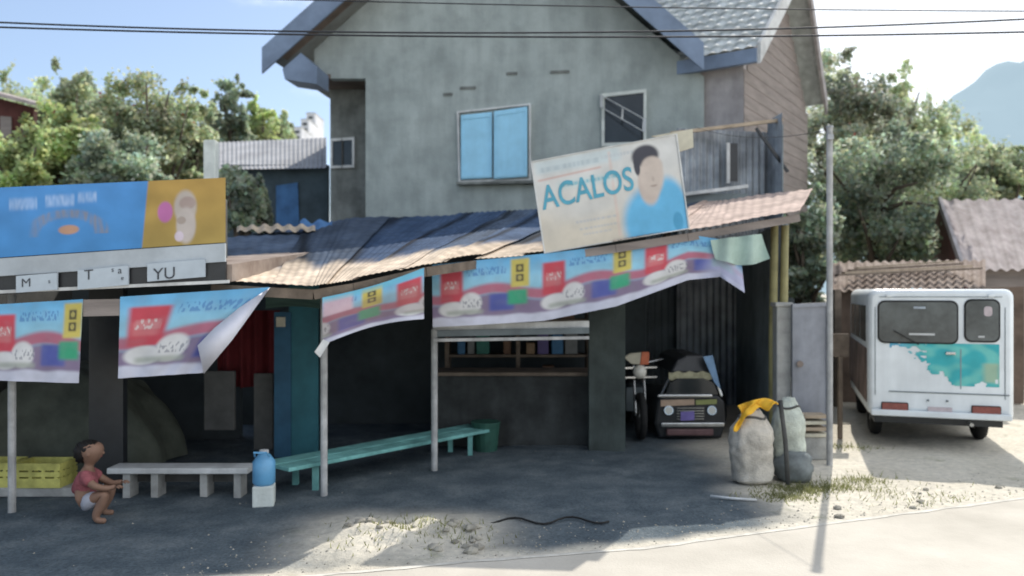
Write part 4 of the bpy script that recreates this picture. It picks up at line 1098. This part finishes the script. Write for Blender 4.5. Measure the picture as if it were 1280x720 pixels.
for px in (1112, 1240):
    MB().box((vx(px), -.012, vz(370)), (.06,.02,.03)).build('hinge', M['van_white'], vn, local=True, bevel=.004)
for px in (1094, 1257):
    MB().box((vx(px), -.003, vz(440)), (.007,.006,1.0)).build('gate_seam', M['galv_dark'], vn, local=True)
MB().box((0, -.004, vz(371.5)), (1.22,.006,.007)).build('gate_seam', M['galv_dark'], vn, local=True)
MB().box((0,-.02,.395), (1.40,.06,.07)).build('bumper', M['van_white'], vn, local=True, bevel=.015)
MB().box((0,1.65,.34), (1.3,3.0,.16)).build('chassis', M['black'], vn, local=True)
MB().tube([(vx(1216),-.03,.30),(vx(1216),.4,.32)], .022, 8).build('exhaust', M['chrome'], vn, local=True)
for y_ in (.95, 2.75):
    for s_ in (-1, 1):
        mb = MB(); N = 24; c = (s_*.57, y_, .27)
        ring = [Vector((c[0], c[1]+math.cos(2*math.pi*i/N)*.21, c[2]+math.sin(2*math.pi*i/N)*.21)) for i in range(N+1)]
        mb.tube(ring, .072, 10, caps=False); t_ = mb.build('wheel', M['rubber'], vn, local=True, smooth=True)
        MB().tube([(c[0]-.05,c[1],c[2]),(c[0]+.05,c[1],c[2])], .15, 16).build('rim', M['steel'], t_, local=True)
for s_ in (-1, 1):
    for (y0, y1) in ((.25,.95),(1.05,1.75),(1.85,2.5)):
        o_ = []
        for yy, zz in ((y0,1.18),(y1,1.18),(y1,1.60),(y0,1.60)): o_.append((s_*.728, yy, zz))
        MB().prism(o_, (s_*.008,0,0)).build('side_window', M['pane'], vn, local=True)
    MB().box((s_*.733, 1.45, .80), (.006,2.7,.62)).build('side_reflection', mat('side_reflection_brown', (.26,.19,.165), .6, .6, 3), vn, local=True)  # brown sheet colours in the dark reflection along the van's side
MB().prism([(-.6,2.92,1.62),(.6,2.92,1.62),(.58,3.2,1.14),(-.58,3.2,1.14)], (0,.03,.02)).build('windscreen', M['pane'], vn, local=True)

# ------------------------------------------------------------------ sheds and houses behind
ln_ = thing('rusty_lean_to', 'low rusty-roofed lean-to behind the white van', 'shed', (6.6, 13, 0))
mb = MB()
def ltf(u, v):
    px = 1036+196*u; y = 364-5*u-(36-2*u)*v+1.2*noise.noise(Vector((u*9, v*4, 0)))
    return P(px, y, 12.4+1.8*v)+Vector((0,0,.02*math.sin(u*110)))
mb.grid(ltf, 220, 8); mb.build('roof', M['rust'], ln_, smooth=True)
for i in range(4):
    mb = MB(); mb.bar(P(1046+8*i, 344-3*i, 12.5+.3*i), P(1225-12*i, 338-3*i, 12.7+.3*i)+Vector((0,0,.03)), .12, .03); mb.build('loose_board', M['wood_pale'] if i%2 else M['wood'], ln_)
mb = MB(); q0, q1 = XZ(1036,12.8), XZ(1280,12.6); mb.prism([(q0.x,q0.y,0),(q1.x,q1.y,0),(q1.x,q1.y,1.85),(q0.x,q0.y,1.75)], (0,.1,0)); mb.build('wall', mat('brown_board_wall', (.15,.11,.085), .9, .4, 3), ln_)
for px in (1046, 1230):
    q = P(px, 362, 12.3); MB().box((q.x,q.y,q.z/2), (.1,.1,q.z)).build('post', M['wood'], ln_)
rh = thing('pink_roofed_house', 'low house with faded pinkish metal roof at the right edge', 'house', (10.5, 16, 0))
mb = MB()
def rhf(u, v):
    x = 1206-31*v+(200+20*v)*u; y = 338-88*v-2*u
    return P(x, y, 15+2.6*v)+Vector((0,0,.025*math.sin(u*90)))
mb.grid(rhf, 160, 6); mb.build('roof', M['rust_pale'], rh, smooth=True)
g0, g1, g2 = P(1206,338,15.02), P(1176,252,17.6), P(1152,338,20.2)
mb = MB(); mb.prism([zd(g0,0), g0, g1, g2, zd(g2,0)], (.15,.1,0)); mb.build('gable_wall', M['dark_red'], rh)
mb = MB(); mb.bar(g0+Vector((-.03,0,.03)), g1+Vector((-.03,0,.03)), .06, .16); mb.build('barge_board', M['plaster_pink'], rh)
mb = MB(); q0, q1 = P(1208,331,15.25), P(1400,331,15.25); mb.prism([zd(q0,0), zd(q1,0), q1, q0], (0,.15,0)); mb.build('wall', M['boards'], rh)
sh_ = thing('small_grey_house', 'small house with pale grey roof left of the gabled house', 'house', (-5.5, 17, 0))
mb = MB()
mb.grid(lambda u, v: P(268+140*u, 212-2*u-(34+4*u)*v, 17+2.5*v)+Vector((0,0,.008*math.sin(u*160))), 200, 5); mb.build('roof', mat('pale_grey_roof', (.36,.36,.37), .7, .25, 2), sh_, smooth=True)
mb = MB(); q0, q1 = P(276,206,17.3), P(410,206,17.3); mb.prism([zd(q0,0), zd(q1,0), q1, q0], (0,.15,0)); mb.build('wall', mat('dark_blue_grey_wall', (.06,.085,.10), .9, .35, 2), sh_)
mb = MB(); mb.prism([P(345,232,17.25), P(372,228,17.25), P(374,285,17.25), P(345,285,17.25)], (0,.03,0)); mb.build('door', M['tarp_blue'], sh_)
fr_ = thing('dark_red_house', 'dark red house with pitched roof at the left edge', 'house', (-12.5, 19, 0))
mb = MB(); mb.hexa([P(-90,98,18.0), P(48,133,18.0), P(48,131,22), P(-90,96,22)], [P(-90,93,18.0), P(48,129,18.0), P(48,127,22), P(-90,91,22)]); mb.build('roof', M['rust_pale'], fr_)
mb = MB(); mb.prism([zd(P(-80,120,18.4),0), zd(P(42,134,18.4),0), P(42,134,18.4), P(-80,103,18.4)], (0,.15,0)); mb.build('wall', M['dark_red'], fr_)
mb = MB(); mb.prism([P(0,145,18.35), P(14,146,18.35), P(14,172,18.35), P(0,172,18.35)], (0,.02,0)); mb.build('window', M['boards'], fr_)
wp = MB(); q = P(264,176,9.8); wp.tube([(q.x,9.8,0),(q.x,9.8,q.z)], .072, 4)
wp = MB(); wp.box((q.x,9.8,q.z/2), (.145,.14,q.z)); 
tag(wp.build('concrete_post', M['concrete_pale'], bevel=.012), 'square whitewashed post rising behind the yellow end of the billboard', 'post')
for i, (x0, x1, y0, Z) in enumerate(((366,377,160,120),(376,386,150,125),(383,394,142,130))):
    o = thing('town_building', ('distant pale block left of two others beyond the small grey house','middle distant pale block beyond the small grey house','tallest distant pale block beside the gabled house wall')[i], 'building', (XZ((x0+x1)/2,Z).x, Z, 0), group='distant pale blocks')
    q0, q1 = P(x0,y0,Z), P(x1,y0,Z); mb = MB(); mb.prism([zd(q0,0), zd(q1,0), q1, q0], (0,6,0)); mb.build('wall', M['town'], o)
    for r_ in range(3):
        mb = MB(); c = P((x0+x1)/2, y0+5+7*r_, Z); mb.box(c-Vector((0,.05,0)), (.7,.1,.4)); mb.build('window', M['dark'], o)
    mb = MB(); mb.box(((q0.x+q1.x)/2, Z+3, q0.z+.1), (q1.x-q0.x+.05,6.05,.15)); mb.build('roof', M['concrete'], o)

# ------------------------------------------------------------------ trees
def tree(label, px, pyt, pyb, wpx, Z, hue, seed, n=5200, name='leafy_tree', group=None, shape=1.0, leaf=.105, flowers=0.0):
    rr = random.Random(seed)
    c = P(px, (pyt+pyb)/2, Z); rx = wpx/F*Z/2; rz = (pyb-pyt)/F*Z/2; base = Vector((c.x, Z, 0))
    t = thing(name, label, 'tree', tuple(base), group=group)
    mb = MB(); top = c.z+rz*.35
    trunk = [base+Vector((0,0,-.1)), base+Vector((.08,0,top*.3)), base+Vector((-.06,.05,top*.6)), base+Vector((.03,0,top))]
    mb.tube(trunk, [.20,.16,.11,.05], 8)
    for i in range(9):
        a_ = rr.uniform(0, 6.28); z0 = top*rr.uniform(.35,.9); s_ = Vector((base.x, base.y, z0))
        e = c+Vector((math.cos(a_)*rx*.75, math.sin(a_)*rx*.75, rr.uniform(-.5,.75)*rz))
        mb.tube([s_, s_.lerp(e,.5)+Vector((0,0,.15)), e], [.07,.045,.018], 6)
    mb.build('trunk', M['bark'], t, smooth=True)
    # clumps
    cl = []
    ncl = max(16, int(30*shape))
    for i in range(ncl):
        while True:
            d = Vector((rr.uniform(-1,1), rr.uniform(-1,1), rr.uniform(-1,1)))
            if d.length <= 1: break
        d = d*(.55+.45*d.length)
        r_ = rr.uniform(.22,.40)*min(rx, rz*1.2)
        cl.append((c+Vector((d.x*rx*.86, d.y*rx*.8, d.z*rz*.88)), r_, rr.uniform(.55,1.4), rr.uniform(.7,1.3), rr.uniform(.5,.95)))
    for i in range(ncl//3):       # ragged outliers along the outline
        a_ = rr.uniform(-.3, 3.44); r_ = rr.uniform(.12,.2)*min(rx, rz*1.2)
        cl.append((c+Vector((math.cos(a_)*rx*rr.uniform(.85,1.08), rr.uniform(-.4,.4)*rx, math.sin(a_)*rz*rr.uniform(.9,1.08))), r_, rr.uniform(.8,1.4), rr.uniform(.6,1.0), rr.uniform(.8,1.6)))
    vs, fs, cs = [], [], []
    wt = [k[1]**2 for k in cl]
    for _ in range(int(n*3.0)):
        q = rr.choices(cl, wt)[0]
        d = Vector((rr.gauss(0,1), rr.gauss(0,1), rr.gauss(0,1))).normalized()*(rr.random()**.5)*rr.choice((1,1,1,1.35))
        p = q[0]+Vector((d.x*q[3], d.y, d.z*q[4]))*q[1]
        p += Vector((noise.noise(p*1.7), 0, noise.noise(p*1.7+Vector((9,0,0)))))*.35
        s_ = leaf*rr.uniform(.6,1.35)
        ax = Vector((rr.gauss(0,1), rr.gauss(0,1), rr.gauss(0,.8)-.35)).normalized(); sdv = ax.cross(Vector((rr.gauss(0,1), rr.gauss(0,1), rr.gauss(0,1)))).normalized()
        i0 = len(vs); w_ = s_*rr.uniform(.28,.45)
        vs += [p-ax*s_*.5, p+sdv*w_, p+ax*s_*.55, p-sdv*w_]
        fs.append((i0,i0+1,i0+2,i0+3))
        b_ = q[2]*rr.uniform(.75,1.25); cc = (hue[0]*b_*rr.uniform(.85,1.2), hue[1]*b_, hue[2]*b_*rr.uniform(.8,1.2))
        if flowers and rr.random() < flowers: cc = (.45*b_, .16, .14)
        cs += [cc]*4
    mb = MB(); mb.v = vs; mb.f = fs; mb.c = cs
    mb.build('crown', M['leaf'], t)
    return t
YG, DG, MG, OG = (.46,.55,.26), (.35,.42,.31), (.46,.53,.35), (.46,.52,.33)
gl = 'trees behind the billboard'; gr_ = 'trees behind the van'
tree('grey-green tree peeking over the dark red house', 30, 98, 235, 120, 26, MG, 11, group=gl)
tree('dark tree with a pointed top left of the yellow-green tree', 82, 82, 240, 75, 22, MG, 12, group=gl)
tree('slim dark tree between two yellow-green crowns', 118, 90, 240, 50, 23, DG, 13, n=3600, group=gl)
tree('low yellow-green bush-like tree above the blue board', 70, 135, 262, 120, 18, YG, 14, group=gl, flowers=.02)
tree('broad sunlit yellow-green tree behind the middle of the billboard', 190, 86, 255, 135, 20, OG, 15, n=8000, group=gl, flowers=.015)
tree('round dark tree below the broad sunlit tree', 150, 165, 262, 110, 17.5, DG, 16, group=gl)
tree('bright low bush at the far left above the blue board', 20, 175, 262, 90, 16.5, YG, 17, n=3600, name='leafy_bush', group=gl)
tree('tall dark narrow tree right of the whitewashed post', 292, 90, 235, 52, 24, DG, 18, n=4200, group=gl)
tree('mid green tree behind the whitewashed post', 245, 120, 255, 70, 21, MG, 19, group=gl)
tree('yellow-green tree low behind the tall narrow tree', 315, 125, 200, 60, 27, YG, 20, n=3000, group=gl)
tree('bushy green tree filling the gap above the dark red house', 58, 118, 250, 130, 28, MG, 23, n=6500, group=gl)
tree('wide green tree standing furthest back behind the billboard', 135, 112, 250, 150, 29, DG, 24, n=7000, group=gl)
tree('leafy green tree between the broad sunlit tree and the tall narrow one', 240, 132, 250, 110, 28, OG, 25, n=6000, group=gl)
tree('small distant tree beside the pale town blocks', 347, 143, 190, 40, 60, MG, 21, n=2200, leaf=.4, group=gl)
tree('dark shrub below the pale grey roof beside the billboard end', 305, 215, 300, 70, 14.5, DG, 22, n=3600, name='leafy_bush', group=gl)
tree('tall grey-green tree beside the brown gable end', 1062, 70, 330, 135, 21, (.42,.47,.36), 31, n=8500, group=gr_, flowers=.01)
tree('tree with pale top right of the tall grey-green tree', 1120, 85, 320, 80, 23, OG, 32, n=5200, group=gr_)
tree('spreading mid green tree above the lean-to', 1165, 150, 330, 130, 22, MG, 33, n=6500, group=gr_)
tree('dark dense tree directly above the lean-to roof', 1095, 170, 345, 175, 18, DG, 34, n=9000, group=gr_)
tree('soft green tree standing behind the tall grey-green tree and the van', 1130, 110, 335, 150, 27, MG, 38, n=7000, group=gr_)
tree('low green tree filling in behind the pink-roofed house', 1190, 185, 340, 130, 25, DG, 39, n=6500, group=gr_)
tree('tall soft green tree close beside the brown gable end', 1050, 95, 330, 100, 26, OG, 40, n=6000, group=gr_)
tree('olive tree to the left of the hazy hill foot', 1215, 170, 290, 95, 27, OG, 35, group=gr_)
tree('bright green tree at the right edge above the pink roof', 1262, 188, 275, 75, 24, MG, 36, n=4200, group=gr_)
tree('dark tree behind the bamboo posts and the grey gate panel', 1005, 235, 400, 80, 14.5, DG, 37, n=5200, group=gr_)

# ------------------------------------------------------------------ wires
def wire(pts, r, label, group):
    mb = MB(); mb.tube(pts, r, 6)
    tag(mb.build('power_line', M['wire'], smooth=True), label, 'wire', group)
def cat_w(ya, yb, yc, Z, r, label):
    pts = []
    for i in range(81):
        x = -1500+4300*i/80; t = (x-640)/640
        y = yb+(yc-ya)/2*t+((ya+yc)/2-yb)*t*t*(1 if abs(t) < 1.3 else (1.3*abs(t)*1.0)/(t*t)*1.3)
        pts.append(P(x, y, Z))
    wire(pts, r, label, 'overhead power lines')
cat_w(28, 41, 24, 7.6, .0085, 'uppermost of the two black power lines at upper left')
cat_w(34, 46, 40, 7.4, .0085, 'lower of the two black power lines at upper left')
cat_w(-12, 6, 14, 8.0, .006, 'thin black power line highest over the right-hand trees')
pts = []
a_, b_ = P(868,158,12.0), P(1037,162,G(1037,582).y)
for i in range(25):
    u = i/24; p = a_.lerp(b_, u); p.z -= .12*4*u*(1-u); pts.append(p)
wire(pts, .0035, 'thin service cable from the annex to the steel pole', None)
# ------------------------------------------------------------------ ground clutter
pts = [G(590+9*i, 651+4*math.sin(i*.8)+ (0 if i < 12 else -1), .02) for i in range(20)]
mb = MB(); mb.tube(pts, .008, 6); tag(mb.build('hose', M['rubber'], smooth=True), 'black hose lying on the shaded forecourt near the road', 'hose')
mb = MB(); mb.tube([G(888,620,.03), G(915,623,.03), G(946,625,.03)], .012, 6); tag(mb.build('pipe', M['white'], smooth=True), 'short pale pipe lying in the shade before the sacks', 'pipe')
for i in range(26):
    x_ = rnd.uniform(430, 600); y_ = rnd.uniform(655, 692); q = G(x_, y_); r_ = rnd.uniform(.015,.042)
    mb = MB(); mb.blob((q.x, q.y, gz(q.x,q.y)+r_*.25), (r_*1.3, r_, r_*.7), 9, 6, .5, i, 2.5)
    tag(mb.build('stone', M['stone']), 'dusty stone in the sunlit patch of earth by the road', 'stone', 'stones in the sunlit earth patch')
for i in range(8):
    x_ = rnd.uniform(1000, 1270); y_ = 655-(x_-1000)*.12-rnd.uniform(2, 26); q = G(x_, y_); r_ = rnd.uniform(.012,.035)
    mb = MB(); mb.blob((q.x, q.y, gz(q.x,q.y)+r_*.25), (r_*1.3, r_, r_*.7), 9, 6, .5, i+50, 2.5)
    tag(mb.build('stone', M['stone']), 'small pale stone on the dusty verge in front of the van', 'stone', 'stones on the verge before the van')
def gravel():
    mb = MB(); rg_ = random.Random(5)
    k = 0
    while k < 1000:
        if rg_.random() < .93: x_ = rg_.uniform(-2.2, 7); y_ = edge_y(x_)+.04+abs(rg_.gauss(0,.35))
        else: x_ = rg_.uniform(-5, 3); y_ = rg_.uniform(5, 9)
        if y_ < edge_y(x_)+.03: continue
        r_ = rg_.uniform(.003,.012); z_ = gz(x_, y_)
        pts_ = [(x_+r_*rg_.uniform(.6,1.3)*math.cos(a_), y_+r_*rg_.uniform(.6,1.3)*math.sin(a_), z_) for a_ in (0,1.5,3.1,4.6)]+[(x_, y_, z_+r_*rg_.uniform(.6,1))]
        mb.add(pts_, [(0,1,4),(1,2,4),(2,3,4),(3,0,4)]); k += 1
    tag(mb.build('gravel', M['stone']), 'loose gravel scattered over the verge and the forecourt', 'gravel', kind='stuff')
gravel()
def grass(name, spots, label):
    mb = MB(); mb.c = []
    for (px, py, rad, cnt) in spots:
        c = G(px, py)
        for _ in range(cnt):
            x_ = c.x+rnd.gauss(0, rad); y_ = c.y+rnd.gauss(0, rad*.6)
            if y_ < edge_y(x_)+.06: continue
            z_ = gz(x_, y_); h_ = rnd.uniform(.015,.055); a_ = rnd.uniform(0,6.28); w_ = .006
            lx, ly = rnd.gauss(0,.03), rnd.gauss(0,.03)
            mb.add([(x_-math.cos(a_)*w_, y_-math.sin(a_)*w_, z_-.01),(x_+math.cos(a_)*w_, y_+math.sin(a_)*w_, z_-.01),(x_+lx, y_+ly, z_+h_)], [(0,1,2)])
            b_ = rnd.uniform(.6,1.3); mb.c += [(.26*b_,.27*b_,.12*b_)]*3
    tag(mb.build(name, M['leaf']), label, 'grass', kind='stuff')
grass('grass', [(1000,612,.16,700),(1040,608,.2,500),(980,622,.15,400),(1075,600,.15,260),(500,664,.2,170),(560,674,.2,150),(470,682,.2,60),(1150,622,.4,240),(1060,560,.2,200)], 'sparse dry grass along the verge and by the gate')
